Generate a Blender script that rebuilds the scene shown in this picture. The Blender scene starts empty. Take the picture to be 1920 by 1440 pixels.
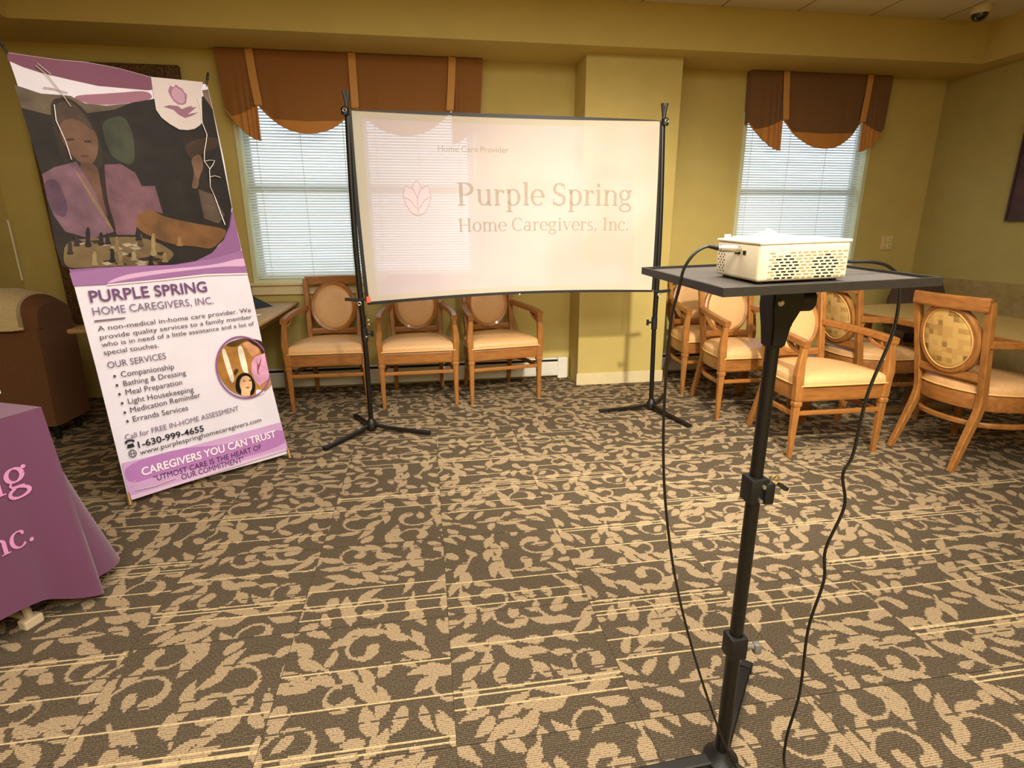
import bpy, bmesh, math, random
import numpy as np
from mathutils import Vector, Matrix

PI = math.pi
sc = bpy.context.scene
COL = sc.collection

# ------------------------------------------------------------------ camera
CAM_H = 1.30
cam_data = bpy.data.cameras.new('camera')
cam_data.sensor_width = 36.0
cam_data.lens = 1023.94 / 1920.0 * 36.0
cam_data.clip_start = 0.05
cam = bpy.data.objects.new('camera', cam_data)
COL.objects.link(cam)
_r = Vector((0.9879, -0.1551, -0.0046)); _u = Vector((0.0462, 0.2654, 0.963)); _f = Vector((0.1482, 0.9516, -0.2694))
cam.matrix_world = Matrix(((_r.x, _u.x, -_f.x, 0), (_r.y, _u.y, -_f.y, 0), (_r.z, _u.z, -_f.z, CAM_H), (0, 0, 0, 1)))
sc.camera = cam

# ------------------------------------------------------------------ colour management
sc.view_settings.view_transform = 'Standard'
sc.view_settings.look = 'None'
sc.view_settings.gamma = 1.0
sc.view_settings.use_curve_mapping = False
sc.view_settings.exposure = -0.14
sc.cycles.max_bounces = 8
sc.cycles.diffuse_bounces = 5
sc.cycles.transparent_max_bounces = 16
sc.cycles.use_denoising = True
sc.cycles.sample_clamp_indirect = 6.0
sc.cycles.caustics_reflective = False
sc.cycles.caustics_refractive = False

# ------------------------------------------------------------------ world: plain daylight outside the windows
w = bpy.data.worlds.new('daylight'); sc.world = w
w.use_nodes = True
bg = w.node_tree.nodes['Background']
bg.inputs['Color'].default_value = (0.80, 0.92, 1.0, 1)
bg.inputs['Strength'].default_value = 2.6

# ------------------------------------------------------------------ lights: recessed ceiling downlight, added fill panels
def downlight(name, x, y, power, size=0.16, color=(1.0, 0.91, 0.74), angle=150, blend=1.0):
    l = bpy.data.lights.new(name, 'SPOT'); l.energy = power; l.color = color
    l.shadow_soft_size = size; l.spot_size = math.radians(angle); l.spot_blend = blend
    o = bpy.data.objects.new(name, l); o.location = (x, y, 2.84); COL.objects.link(o)
    return o
def aim(o, t):
    o.rotation_euler = (Vector(t) - o.location).to_track_quat('-Z', 'Y').to_euler()
aim(downlight('downlight', 1.20, 0.40, 1050, 0.09, angle=66, blend=0.9), (1.5, 3.9, 0.15))
def fill_panel(name, x, y, sx, sy, power, color=(1.0, 0.935, 0.80)):  # unseen area panels, added to even out the room light
    l = bpy.data.lights.new(name, 'AREA'); l.shape = 'RECTANGLE'; l.size = sx; l.size_y = sy; l.energy = power; l.color = color
    o = bpy.data.objects.new(name, l); o.location = (x, y, 2.85); COL.objects.link(o)
    return o
fill_panel('ceiling_fill', 0.6, 1.7, 3.0, 1.9, 120)
fill_panel('ceiling_fill', 0.5, -1.1, 3.2, 1.6, 270)

# ------------------------------------------------------------------ helpers
def lin(hexs):
    h = hexs.lstrip('#'); out = []
    for i in (0, 2, 4):
        c = int(h[i:i + 2], 16) / 255.0
        out.append(c / 12.92 if c <= 0.04045 else ((c + 0.055) / 1.055) ** 2.4)
    return (out[0], out[1], out[2], 1.0)

MATS = {}
def mat(name, col, rough=0.6, metal=0.0, var=0.0, scale=20.0, bump=0.0, spec=0.5, stretch=(1, 1, 1), sheen=0.0, coat=0.0, emit=0.0, col2=None):
    if name in MATS: return MATS[name]
    m = bpy.data.materials.new(name); m.use_nodes = True
    nt = m.node_tree; b = nt.nodes['Principled BSDF']
    c = lin(col)
    b.inputs['Roughness'].default_value = rough
    b.inputs['Metallic'].default_value = metal
    b.inputs['Specular IOR Level'].default_value = spec
    if sheen: b.inputs['Sheen Weight'].default_value = sheen
    if coat: b.inputs['Coat Weight'].default_value = coat; b.inputs['Coat Roughness'].default_value = 0.1
    b.inputs['Base Color'].default_value = c
    if var or bump:
        tc = nt.nodes.new('ShaderNodeTexCoord'); mp = nt.nodes.new('ShaderNodeMapping')
        mp.inputs['Scale'].default_value = stretch
        nz = nt.nodes.new('ShaderNodeTexNoise'); nz.inputs['Scale'].default_value = scale; nz.inputs['Detail'].default_value = 4
        nt.links.new(tc.outputs['Object'], mp.inputs['Vector']); nt.links.new(mp.outputs['Vector'], nz.inputs['Vector'])
        if var:
            mx = nt.nodes.new('ShaderNodeMix'); mx.data_type = 'RGBA'
            d = lin(col2) if col2 else tuple(max(0, v * (1 - var)) for v in c[:3]) + (1,)
            mx.inputs['A'].default_value = d
            mx.inputs['B'].default_value = c if col2 else tuple(min(1, v * (1 + var * 0.6)) for v in c[:3]) + (1,)
            rp = nt.nodes.new('ShaderNodeMapRange'); rp.inputs['From Min'].default_value = 0.3; rp.inputs['From Max'].default_value = 0.7
            nt.links.new(nz.outputs['Fac'], rp.inputs['Value'])
            nt.links.new(rp.outputs['Result'], mx.inputs['Factor']); nt.links.new(mx.outputs['Result'], b.inputs['Base Color'])
        if bump:
            bp = nt.nodes.new('ShaderNodeBump'); bp.inputs['Strength'].default_value = bump; bp.inputs['Distance'].default_value = 0.004
            nt.links.new(nz.outputs['Fac'], bp.inputs['Height']); nt.links.new(bp.outputs['Normal'], b.inputs['Normal'])
    if emit:
        b.inputs['Emission Color'].default_value = c; b.inputs['Emission Strength'].default_value = emit
    MATS[name] = m
    return m

def obj(name, bm, m, parent=None, smooth=False, recalc=True):
    if recalc: bmesh.ops.recalc_face_normals(bm, faces=bm.faces)
    me = bpy.data.meshes.new(name); bm.to_mesh(me); bm.free()
    if isinstance(m, (list, tuple)):
        for q in m: me.materials.append(q)
    else: me.materials.append(m)
    if smooth:
        for p in me.polygons: p.use_smooth = True
        me.set_sharp_from_angle(angle=math.radians(38))
    o = bpy.data.objects.new(name, me); COL.objects.link(o)
    if parent: o.parent = parent
    return o

def tag(o, label, cat, group=None):
    o['label'] = label; o['category'] = cat
    if group: o['group'] = group
    return o
def thing(name, label, cat, loc=(0, 0, 0), rz=0.0, group=None):
    o = bpy.data.objects.new(name, None); COL.objects.link(o)
    o.location = loc; o.rotation_euler = (0, 0, rz); o.empty_display_size = 0.1
    return tag(o, label, cat, group)
def structure(o):
    o['kind'] = 'structure'; return o
def stuff(o):
    o['kind'] = 'stuff'; return o
def copy_tree(o, parent=None):
    c = o.copy(); COL.objects.link(c)
    if parent: c.parent = parent
    for ch in list(o.children): copy_tree(ch, c)
    return c

def NB(): return bmesh.new()
def box(bm, lo, hi, M=None, bev=0.0, seg=2):
    vs = []
    for z in (lo[2], hi[2]):
        for x, y in ((lo[0], lo[1]), (hi[0], lo[1]), (hi[0], hi[1]), (lo[0], hi[1])):
            v = Vector((x, y, z)); vs.append(bm.verts.new(M @ v if M else v))
    fs = [bm.faces.new([vs[i] for i in q]) for q in ((0, 3, 2, 1), (4, 5, 6, 7), (0, 1, 5, 4), (1, 2, 6, 5), (2, 3, 7, 6), (3, 0, 4, 7))]
    if bev:
        es = list({e for f in fs for e in f.edges})
        bmesh.ops.bevel(bm, geom=es, offset=bev, segments=seg, profile=0.5, affect='EDGES')
    return bm
def B(lo, hi, bev=0.0, seg=2): return box(NB(), lo, hi, None, bev, seg)
def ring_loft(bm, rings, closed_ring=True, caps=True, loop=False):
    R = [[bm.verts.new(p) for p in r] for r in rings]
    n = len(R[0]); m = len(R)
    for i in range(m if loop else m - 1):
        a, b = R[i], R[(i + 1) % m]
        for j in range(n if closed_ring else n - 1):
            k = (j + 1) % n
            bm.faces.new((a[j], a[k], b[k], b[j]))
    if caps and not loop and closed_ring:
        bm.faces.new(list(reversed(R[0]))); bm.faces.new(R[-1])
    return bm
def tube(bm, pts, r, n=8, caps=True, loop=False, squash=1.0):
    pts = [Vector(p) for p in pts]; m = len(pts); rings = []
    rr = r if isinstance(r, (list, tuple)) else [r] * m
    up = None
    for i, p in enumerate(pts):
        if loop: t = pts[(i + 1) % m] - pts[i - 1]
        else: t = pts[min(i + 1, m - 1)] - pts[max(i - 1, 0)]
        t.normalize()
        if up is None:
            a = Vector((0, 0, 1)) if abs(t.z) < 0.9 else Vector((1, 0, 0))
            up = (a - t * a.dot(t)).normalized()
        else:
            up = (up - t * up.dot(t)).normalized()
        s = t.cross(up)
        rings.append([p + s * (rr[i] * math.cos(2 * PI * k / n)) + up * (rr[i] * squash * math.sin(2 * PI * k / n)) for k in range(n)])
    return ring_loft(bm, rings, True, caps, loop)
def cyl(bm, p0, p1, r0, r1=None, n=16):
    return tube(bm, [p0, p1], [r0, r0 if r1 is None else r1], n)
def beam(bm, path, wx, wz, upv=(0, 0, 1)):
    """rectangular section swept along a path; section sizes across / up (scalars or lists)"""
    path = [Vector(p) for p in path]; m = len(path); rings = []
    up0 = Vector(upv)
    for i, p in enumerate(path):
        t = (path[min(i + 1, m - 1)] - path[max(i - 1, 0)]).normalized()
        s = t.cross(up0).normalized(); u = s.cross(t).normalized()
        a = (wx[i] if isinstance(wx, (list, tuple)) else wx) / 2; b = (wz[i] if isinstance(wz, (list, tuple)) else wz) / 2
        c = 0.25
        rings.append([p + s * x + u * z for x, z in ((-a, -b + b * c), (-a + a * c, -b), (a - a * c, -b), (a, -b + b * c), (a, b - b * c), (a - a * c, b), (-a + a * c, b), (-a, b - b * c))])
    return ring_loft(bm, rings)
def smooth_path(pts, n=6):
    pts = [Vector(p) for p in pts]; out = []
    for i in range(len(pts) - 1):
        p0 = pts[max(i - 1, 0)]; p1 = pts[i]; p2 = pts[i + 1]; p3 = pts[min(i + 2, len(pts) - 1)]
        for k in range(n):
            t = k / n
            out.append(0.5 * ((2 * p1) + (p2 - p0) * t + (2 * p0 - 5 * p1 + 4 * p2 - p3) * t * t + (3 * p1 - p0 - 3 * p2 + p3) * t ** 3))
    out.append(pts[-1]); return out
def flat_poly(bm, pts3, mi=0):
    f = bm.faces.new([bm.verts.new(p) for p in pts3]); f.material_index = mi
    return f
def lathe(bm, prof, n=24, c=(0, 0)):
    rings = []
    for r, z in prof: rings.append([(c[0] + r * math.cos(2 * PI * k / n), c[1] + r * math.sin(2 * PI * k / n), z) for k in range(n)])
    return ring_loft(bm, rings)

# ------------------------------------------------------------------ common materials
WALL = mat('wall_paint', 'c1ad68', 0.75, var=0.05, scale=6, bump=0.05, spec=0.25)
WALLR = mat('wall_paint_shaded', 'a7975a', 0.75, var=0.05, scale=6, bump=0.05, spec=0.25)  # wall paint darkened, light falloff on the right painted in
SOFF = mat('soffit_paint', 'c2ac66', 0.75, var=0.04, scale=5, bump=0.04, spec=0.25)
WAINS = mat('wainscot', '98814f', 0.7, var=0.2, scale=14, bump=0.05, spec=0.25)
TRIM = mat('trim_cream', 'd9c8a0', 0.5, var=0.05, scale=15)
TRIMW = mat('trim_pale', 'd3d6b4', 0.45, var=0.04, scale=15)
WHITE = mat('enamel_white', 'e6e2d8', 0.4, var=0.04, scale=10)
WOOD = mat('chair_wood', '9c6732', 0.38, var=0.28, scale=9, stretch=(6, 6, 1.1), bump=0.03, coat=0.15)
WOODH = mat('rail_wood', '98622f', 0.38, var=0.28, scale=9, stretch=(1.1, 6, 6), bump=0.03, coat=0.15)
VINYL = mat('tan_vinyl', 'd3a572', 0.42, var=0.08, scale=60, bump=0.08, spec=0.4)
PIPE = mat('piping_vinyl', 'd9a966', 0.4)
BLACK = mat('black_metal', '0c0b09', 0.38, var=0.2, scale=30, spec=0.5)
BLACKP = mat('black_plastic', '0e0d0f', 0.5, var=0.15, scale=60)
STEEL = mat('steel', 'c8c2b4', 0.3, metal=0.9)
DARKGAP = mat('dark_gap', '0c0a08', 0.9)

# ================================================================== ROOM
XL, XR, YB, YF, ZC = -3.04, 4.706, 4.774, -2.6, 2.87
ZS, YS, XSR, XSL = 2.582, 4.285, 4.518, -2.473
structure(obj('floor', B((XL - .1, YF - .1, -0.08), (XR + .1, YB + .1, -0.007)), mat('floor_slab', '6b5a3c', 0.9)))

# --- carpet tiles: woven scroll pattern in ribs, one mesh per tile design
def carpet_material(name, c1, c2, fl, sx=260.0, sy=150.0, rib=0.16):
    m = bpy.data.materials.new(name); m.use_nodes = True; nt = m.node_tree; b = nt.nodes['Principled BSDF']
    b.inputs['Roughness'].default_value = 0.95; b.inputs['Specular IOR Level'].default_value = 0.08
    tc = nt.nodes.new('ShaderNodeTexCoord'); sep = nt.nodes.new('ShaderNodeSeparateXYZ'); nt.links.new(tc.outputs['Object'], sep.inputs[0])
    mp = nt.nodes.new('ShaderNodeMapping'); mp.inputs['Scale'].default_value = (sx, sy, 1); nt.links.new(tc.outputs['Object'], mp.inputs['Vector'])
    nz = nt.nodes.new('ShaderNodeTexNoise'); nz.inputs['Scale'].default_value = 1.0; nz.inputs['Detail'].default_value = 1
    nt.links.new(mp.outputs['Vector'], nz.inputs['Vector'])
    # ribs along x
    mu = nt.nodes.new('ShaderNodeMath'); mu.operation = 'MULTIPLY'; mu.inputs[1].default_value = 2 * PI / 0.00605; nt.links.new(sep.outputs['Y'], mu.inputs[0])
    si = nt.nodes.new('ShaderNodeMath'); si.operation = 'COSINE'; nt.links.new(mu.outputs[0], si.inputs[0])
    add = nt.nodes.new('ShaderNodeMath'); add.operation = 'MULTIPLY_ADD'; add.inputs[1].default_value = rib; nt.links.new(si.outputs[0], add.inputs[0]); nt.links.new(nz.outputs['Fac'], add.inputs[2])
    rp = nt.nodes.new('ShaderNodeMapRange'); rp.inputs['From Min'].default_value = fl[0]; rp.inputs['From Max'].default_value = fl[1]
    nt.links.new(add.outputs[0], rp.inputs['Value'])
    mx = nt.nodes.new('ShaderNodeMix'); mx.data_type = 'RGBA'; mx.inputs['A'].default_value = lin(c1); mx.inputs['B'].default_value = lin(c2)
    nt.links.new(rp.outputs['Result'], mx.inputs['Factor']); nt.links.new(mx.outputs['Result'], b.inputs['Base Color'])
    bp = nt.nodes.new('ShaderNodeBump'); bp.inputs['Strength'].default_value = 0.5; bp.inputs['Distance'].default_value = 0.002
    nt.links.new(add.outputs[0], bp.inputs['Height']); nt.links.new(bp.outputs['Normal'], b.inputs['Normal'])
    return m
CARPET = [carpet_material('carpet_dark', '6a5c48', '423930', (0.26, 0.58)),
          carpet_material('carpet_light', '5a4d3c', 'a18b6e', (0.14, 0.50), rib=-0.24),
          carpet_material('carpet_gold', '8a7554', 'bba57e', (0.2, 0.5), 90, 60, -0.15)]
TS = 0.512; NR, NC = 84, 220
def carpet_mesh(seed):
    rnd = random.Random(seed)
    ys = (np.arange(NR) + 0.5) / NR * TS; xs = (np.arange(NC) + 0.5) / NC * TS
    X, Y = np.meshgrid(xs, ys); mask = np.zeros((NR, NC), bool)
    def strokes_vine():
        out = []
        x, y = rnd.uniform(0, TS), rnd.uniform(0, TS); a = rnd.uniform(0, 2 * PI); sgn = rnd.choice((-1, 1)); n = 28
        L = rnd.uniform(0.42, 0.62); k0, k1 = rnd.uniform(-3, 3), rnd.uniform(24, 34); ang = a; px, py = x, y
        for i in range(n):
            s = i / n; ang += sgn * (k0 + (k1 - k0) * s ** 1.9) * L / n
            qx, qy = px + math.cos(ang) * L / n, py + math.sin(ang) * L / n
            r = 0.0056 if i < n - 4 else 0.0056 + (i - n + 5) * 0.0038
            out.append((px, py, qx, qy, r, r)); px, py = qx, qy
            if i in (1, 4, 7, 10, 13, 16):
                side = -sgn if i % 2 or i > 12 else sgn
                out += strokes_leaf(px, py, ang + side * rnd.uniform(.5, .8), rnd.uniform(.08, .125), rnd.uniform(.016, .023), -side * rnd.uniform(.3, 1.1))
        return out
    def strokes_leaf(x, y, a, L, wd, bend):
        n = 6; px, py = x, y; out = []
        f = lambda s: wd * math.sin(PI * min(1, s ** 0.72)) + 0.0015
        for i in range(n):
            s0, s1 = i / n, (i + 1) / n; a2 = a + bend * s1
            qx, qy = px + math.cos(a2) * L / n, py + math.sin(a2) * L / n
            out.append((px, py, qx, qy, f(s0), f(s1))); px, py = qx, qy
        return out
    def raster(strokes, grow=0.0):
        M_ = np.zeros((NR, NC), bool)
        for x0, y0, x1, y1, r0, r1 in strokes:
            R_ = max(r0, r1) + grow + .004
            for ox in (-TS, 0, TS):
                for oy in (-TS, 0, TS):
                    ax, ay, bx, by = x0 + ox, y0 + oy, x1 + ox, y1 + oy
                    i0 = max(0, int((min(ax, bx) - R_) / TS * NC)); i1 = min(NC, int((max(ax, bx) + R_) / TS * NC) + 1)
                    j0 = max(0, int((min(ay, by) - R_) / TS * NR)); j1 = min(NR, int((max(ay, by) + R_) / TS * NR) + 1)
                    if i0 >= i1 or j0 >= j1: continue
                    Xs, Ys = X[j0:j1, i0:i1], Y[j0:j1, i0:i1]
                    dx, dy = bx - ax, by - ay; LL = dx * dx + dy * dy + 1e-9
                    t = np.clip(((Xs - ax) * dx + (Ys - ay) * dy) / LL, 0, 1)
                    M_[j0:j1, i0:i1] |= np.hypot(Xs - ax - t * dx, Ys - ay - t * dy) < (r0 + (r1 - r0) * t + grow)
        return M_
    got = 0
    for att in range(70):
        st_ = strokes_vine(); big = raster(st_, .007)
        if (big & mask).sum() < (.05 if got < 5 else .20) * big.sum() or got == 0: mask |= raster(st_); got += 1
    for att in range(110):
        st_ = strokes_leaf(rnd.uniform(0, TS), rnd.uniform(0, TS), rnd.uniform(0, 2 * PI), rnd.uniform(.06, .105), rnd.uniform(.013, .020), rnd.uniform(-1, 1)); big = raster(st_, .006)
        if (big & mask).sum() < .04 * big.sum(): mask |= raster(st_)
    bm = NB(); h = TS / NR; cx = TS / 2
    stripes = {}
    for _ in range(rnd.choice((3, 4))):
        r = rnd.randrange(NR - 2)
        stripes[r] = 2
        if rnd.random() < .10: stripes[r + 1] = 2
        if rnd.random() < .12 and r + 3 < NR: stripes[r + 3] = 2
    darkst = {rnd.randrange(NR): 0 for _ in range(4)}
    g = 0.0006
    for r in range(NR):
        row = mask[r].astype(int)
        jit = [rnd.uniform(-.0025, .0025) for _ in range(NC + 1)]
        if r in stripes: row = np.full(NC, 2)
        elif r in darkst: row = row * (np.arange(NC) % 30 > 22)
        y0 = max(r * h, g) - cx; y1 = min((r + 1) * h, TS - g) - cx
        st = 0
        for c in range(1, NC + 1):
            if c == NC or row[c] != row[st]:
                xa = (g if st == 0 else st / NC * TS + jit[st]) - cx; xb = (TS - g if c == NC else c / NC * TS + jit[c]) - cx
                f = bm.faces.new([bm.verts.new(p) for p in ((xa, y0, 0), (xb, y0, 0), (xb, y1, 0), (xa, y1, 0))]); f.material_index = int(row[st]); st = c
    q = cx - g
    c4 = [(-q, -q), (q, -q), (q, q), (-q, q)]
    for i in range(4):
        a, b = c4[i], c4[(i + 1) % 4]
        bm.faces.new([bm.verts.new(p) for p in ((a[0], a[1], -.006), (b[0], b[1], -.006), (b[0], b[1], 0), (a[0], a[1], 0))])
    me = bpy.data.meshes.new('carpet_tile'); bm.to_mesh(me); bm.free()
    for m_ in CARPET: me.materials.append(m_)
    return me
tile_meshes = [carpet_mesh(11 + i) for i in range(9)]
floor = bpy.data.objects['floor']
rng = random.Random(5)
X0 = 0.025; Y0 = 0.62
ix0 = math.floor((XL - X0) / TS); ix1 = math.ceil((XR - X0) / TS)
iy0 = math.floor((-0.9 - Y0) / TS); iy1 = math.ceil((YB - Y0) / TS)
for i in range(ix0, ix1):
    for j in range(iy0, iy1):
        cx_, cy_ = X0 + (i + .5) * TS, Y0 + (j + .5) * TS
        o = bpy.data.objects.new('carpet_tile', rng.choice(tile_meshes)); COL.objects.link(o)
        o.location = (cx_, cy_, 0); o.rotation_euler = (0, 0, rng.choice((0, PI))); o.parent = floor
COLB = carpet_material('carpet_plain', '8a7650', '6d5c40', (0.3, 0.6))
structure(obj('trim_1', B((XL, YF, -.006), (XR, Y0 + iy0 * TS - .002, 0)), COLB))   # carpet behind the camera

# --- walls with window openings
def wall_with_holes(name, y, x0, x1, z0, z1, holes, m, thick=0.16):
    bm = NB()
    xs = sorted({x0, x1} | {h[0] for h in holes} | {h[1] for h in holes}); zs = sorted({z0, z1} | {h[2] for h in holes} | {h[3] for h in holes})
    for i in range(len(xs) - 1):
        for j in range(len(zs) - 1):
            mx, mz = (xs[i] + xs[i + 1]) / 2, (zs[j] + zs[j + 1]) / 2
            if any(h[0] < mx < h[1] and h[2] < mz < h[3] for h in holes): continue
            box(bm, (xs[i], y, zs[j]), (xs[i + 1], y + thick, zs[j + 1]))
    return structure(obj(name, bm, m))
W1 = (-1.375, 0.465, 0.905, 2.42); W2 = (2.775, 4.035, 0.905, 2.42)
wall_with_holes('wall_back', YB, XL - .16, XR + .16, -.08, 3.0, [W1, W2], WALL)
structure(obj('wall_left', B((XL - .16, YF, -.08), (XL, YB, 3.0)), WALL))
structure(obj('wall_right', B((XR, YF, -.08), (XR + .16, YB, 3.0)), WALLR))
structure(obj('wall_front', B((XL - .16, YF - .16, -.08), (XR + .16, YF, 3.0)), WALL))
structure(obj('trim_2', B((1.272, 4.46, 0), (2.043, YB, ZS)), WALL))          # wall column
sb = NB()
box(sb, (XL, YS, ZS), (XR, YB, ZC + .12)); box(sb, (XSR, YF, ZS), (XR, YS, ZC + .12)); box(sb, (XL, YF, ZS), (XSL, YS, ZC + .12))
structure(obj('trim_3', sb, SOFF))                                          # soffit
structure(obj('baseboard_back', B((1.262, 4.450, 0), (2.053, 4.4602, .103), .003), TRIM))
structure(obj('baseboard_right', B((XR - .014, YF, 0), (XR, YB, .10), .003), TRIM))
structure(obj('trim_4', B((XR - .022, YF, .10), (XR, YB, .872), .006), WAINS))  # lower wall panel on the right
structure(obj('corner_glint', B((XL + .002, YB - .03, .955), (XL + .011, YB - .018, 1.40), .002), mat('strip_glint', 'f0ead0', 0.35)))  # pale strip added for the light caught along the left corner

# --- ceiling: slab, grid, tiles
ceil = structure(obj('ceiling', B((XL, YF, ZC + .02), (XR, YB, ZC + .14)), mat('ceiling_slab', '8e8570', 0.9)))
CT = mat('ceiling_tile_mat', 'cfc4a6', 0.95, var=0.1, scale=150, bump=0.2, spec=0.1)
tb = B((-.300, -.300, 0), (.300, .300, .016))
tb_me = bpy.data.meshes.new('ceiling_tile'); bmesh.ops.recalc_face_normals(tb, faces=tb.faces); tb.to_mesh(tb_me); tb.free(); tb_me.materials.append(CT)
gx0 = 4.058; gb = NB()
for i in range(-11, 1):
    xg = gx0 + i * .61
    if xg > XSL: box(gb, (xg - .004, YF, ZC + .001), (xg + .004, YS, ZC + .006))
    for j in range(12):
        yc = YS - .305 - j * .61; xc = xg + .305
        if XSL < xc - .1 and xc < XSR + .2 and yc > YF:
            o = bpy.data.objects.new('ceiling_tile', tb_me); COL.objects.link(o); o.location = (xc, yc, ZC + .003); o.parent = ceil
for j in range(1, 12):
    yg = YS - j * .61
    if yg > YF: box(gb, (XSL, yg - .004, ZC + .001), (XSR, yg + .004, ZC + .006))
obj('ceiling_grid', gb, mat('grid_dark', '8a7a58', 0.6), ceil)

# --- windows: frame, sashes, panes, sill
GLASS = bpy.data.materials.new('window_glass'); GLASS.use_nodes = True
nt = GLASS.node_tree; nt.nodes.remove(nt.nodes['Principled BSDF'])
tr = nt.nodes.new('ShaderNodeBsdfTransparent'); tr.inputs[0].default_value = (.94, .97, 1, 1); gl = nt.nodes.new('ShaderNodeBsdfGlossy'); gl.inputs['Roughness'].default_value = .02
ms = nt.nodes.new('ShaderNodeMixShader'); ms.inputs[0].default_value = .06
nt.links.new(tr.outputs[0], ms.inputs[1]); nt.links.new(gl.outputs[0], ms.inputs[2]); nt.links.new(ms.outputs[0], nt.nodes['Material Output'].inputs[0])
SASH = mat('sash_vinyl', 'c9ccc0', 0.45)
def make_window(n, W, units):
    x0, x1, z0, z1 = W
    root = bpy.data.objects.new('window_%d' % n, None); COL.objects.link(root); structure(root)
    fb = NB(); t = .035
    box(fb, (x0, YB - .012, z0), (x0 + t, YB + .10, z1)); box(fb, (x1 - t, YB - .012, z0), (x1, YB + .10, z1))
    box(fb, (x0 + t, YB - .012, z1 - t), (x1 - t, YB + .10, z1)); box(fb, (x0 + t, YB - .012, z0), (x1 - t, YB + .10, z0 + .022))
    obj('window_frame', fb, TRIMW, root)
    for (a, b) in units:
        s = NB(); zm = (z0 + z1) / 2 - .03
        for xx in (a, b - .04): box(s, (xx, YB + .075, z0 + .022), (xx + .04, YB + .11, z1 - t))
        for zz in (z0 + .022, zm - .03, z1 - t - .04): box(s, (a + .04, YB + .077, zz), (b - .04, YB + .108, zz + (.06 if zz == zm - .03 else .04)))
        obj('window_sash', s, SASH, root)
        obj('window_pane', B((a + .03, YB + .09, z0 + .05), (b - .03, YB + .094, z1 - .05)), GLASS, root)
    sl = NB(); box(sl, (x0 - .03, YB - .045, z0 - .022), (x1 + .03, YB + .02, z0), None, .004); box(sl, (x0 - .02, YB - .022, z0 - .098), (x1 + .02, YB, z0 - .022), None, .003)
    obj('window_sill', sl, TRIM, root)
    return root
make_window(1, W1, [(-1.34, -.475), (-.445, .43)])
make_window(2, W2, [(2.81, 4.0)])
obj('window_mullion', B((-.475, YB - .010, .927), (-.445, YB + .10, 2.385)), TRIMW, bpy.data.objects['window_1'])

# --- mini blinds: every slat its own piece
SLATM = bpy.data.materials.new('blind_slat'); SLATM.use_nodes = True
nt = SLATM.node_tree; b = nt.nodes['Principled BSDF']; b.inputs['Base Color'].default_value = lin('dfe0da'); b.inputs['Roughness'].default_value = .4
tl = nt.nodes.new('ShaderNodeBsdfTranslucent'); tl.inputs[0].default_value = lin('dfe6ea'); mx = nt.nodes.new('ShaderNodeMixShader'); mx.inputs[0].default_value = .18
nt.links.new(b.outputs[0], mx.inputs[1]); nt.links.new(tl.outputs[0], mx.inputs[2]); nt.links.new(mx.outputs[0], nt.nodes['Material Output'].inputs[0])
CORD = mat('blind_cord', 'e8e6dc', 0.6)
def make_blind(x0, x1, z0, z1, y, label, cords, tilt=42):
    root = thing('window_blind', label, 'blind', ((x0 + x1) / 2, y, z0), 0, 'white mini blinds in the windows')
    L = (x1 - x0) / 2; bm = NB(); wd = .0125; n = 5; rows = []
    for k in range(n):
        s = -1 + 2 * k / (n - 1); yy = s * wd; zz = .0022 * (1 - s * s)
        ca, sa = math.cos(math.radians(tilt)), math.sin(math.radians(tilt))
        rows.append((yy * ca - zz * sa, yy * sa + zz * ca))
    va = [bm.verts.new((-L, a, b_)) for a, b_ in rows]; vb = [bm.verts.new((L, a, b_)) for a, b_ in rows]
    for k in range(n - 1): bm.faces.new((va[k], vb[k], vb[k + 1], va[k + 1]))
    me = bpy.data.meshes.new('slat'); bm.to_mesh(me); bm.free(); me.materials.append(SLATM)
    for p in me.polygons: p.use_smooth = True
    rr = random.Random(int(x0 * 100)); pitch = .0215; z = z0 + .03; i = 0
    while z < z1 - .03:
        o = bpy.data.objects.new('slat', me); COL.objects.link(o); o.parent = root
        o.location = (0, 0, z - z0); o.rotation_euler = (math.radians(rr.uniform(-5, 5)), math.radians(rr.uniform(-.08, .08)), 0); z += pitch; i += 1
    obj('bottom_rail', B((-L, -.012, .004), (L, .012, .016), .003), CORD, root)
    obj('head_rail', B((-L, -.018, z1 - z0 - .025), (L, .018, z1 - z0), .003), CORD, root)
    cb = NB()
    for f in cords:
        for yy in (-.0135, .0135): tube(cb, [(-L + 2 * L * f, yy, .01), (-L + 2 * L * f, yy, z1 - z0 - .02)], .0012, 5)
        zz = .03
        while zz < z1 - z0 - .03:
            tube(cb, [(-L + 2 * L * f, -.0145, zz), (-L + 2 * L * f, -.0145, zz + .009)], .0035, 5); zz += .0215 * 1
    stuff(obj('ladder_cord', cb, CORD, root))
    return root
make_blind(-1.335, -.48, .930, 2.38, YB + .035, 'white mini blind in the left half of the wide window, left of screen', (.12, .5, .88))
make_blind(-.44, .425, .930, 2.38, YB + .035, 'white mini blind seen through the projection screen', (.12, .5, .88))
make_blind(2.815, 3.995, .930, 2.38, YB + .035, 'white mini blind in the right window behind the projector', (.06, .37, .68, .94))

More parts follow.
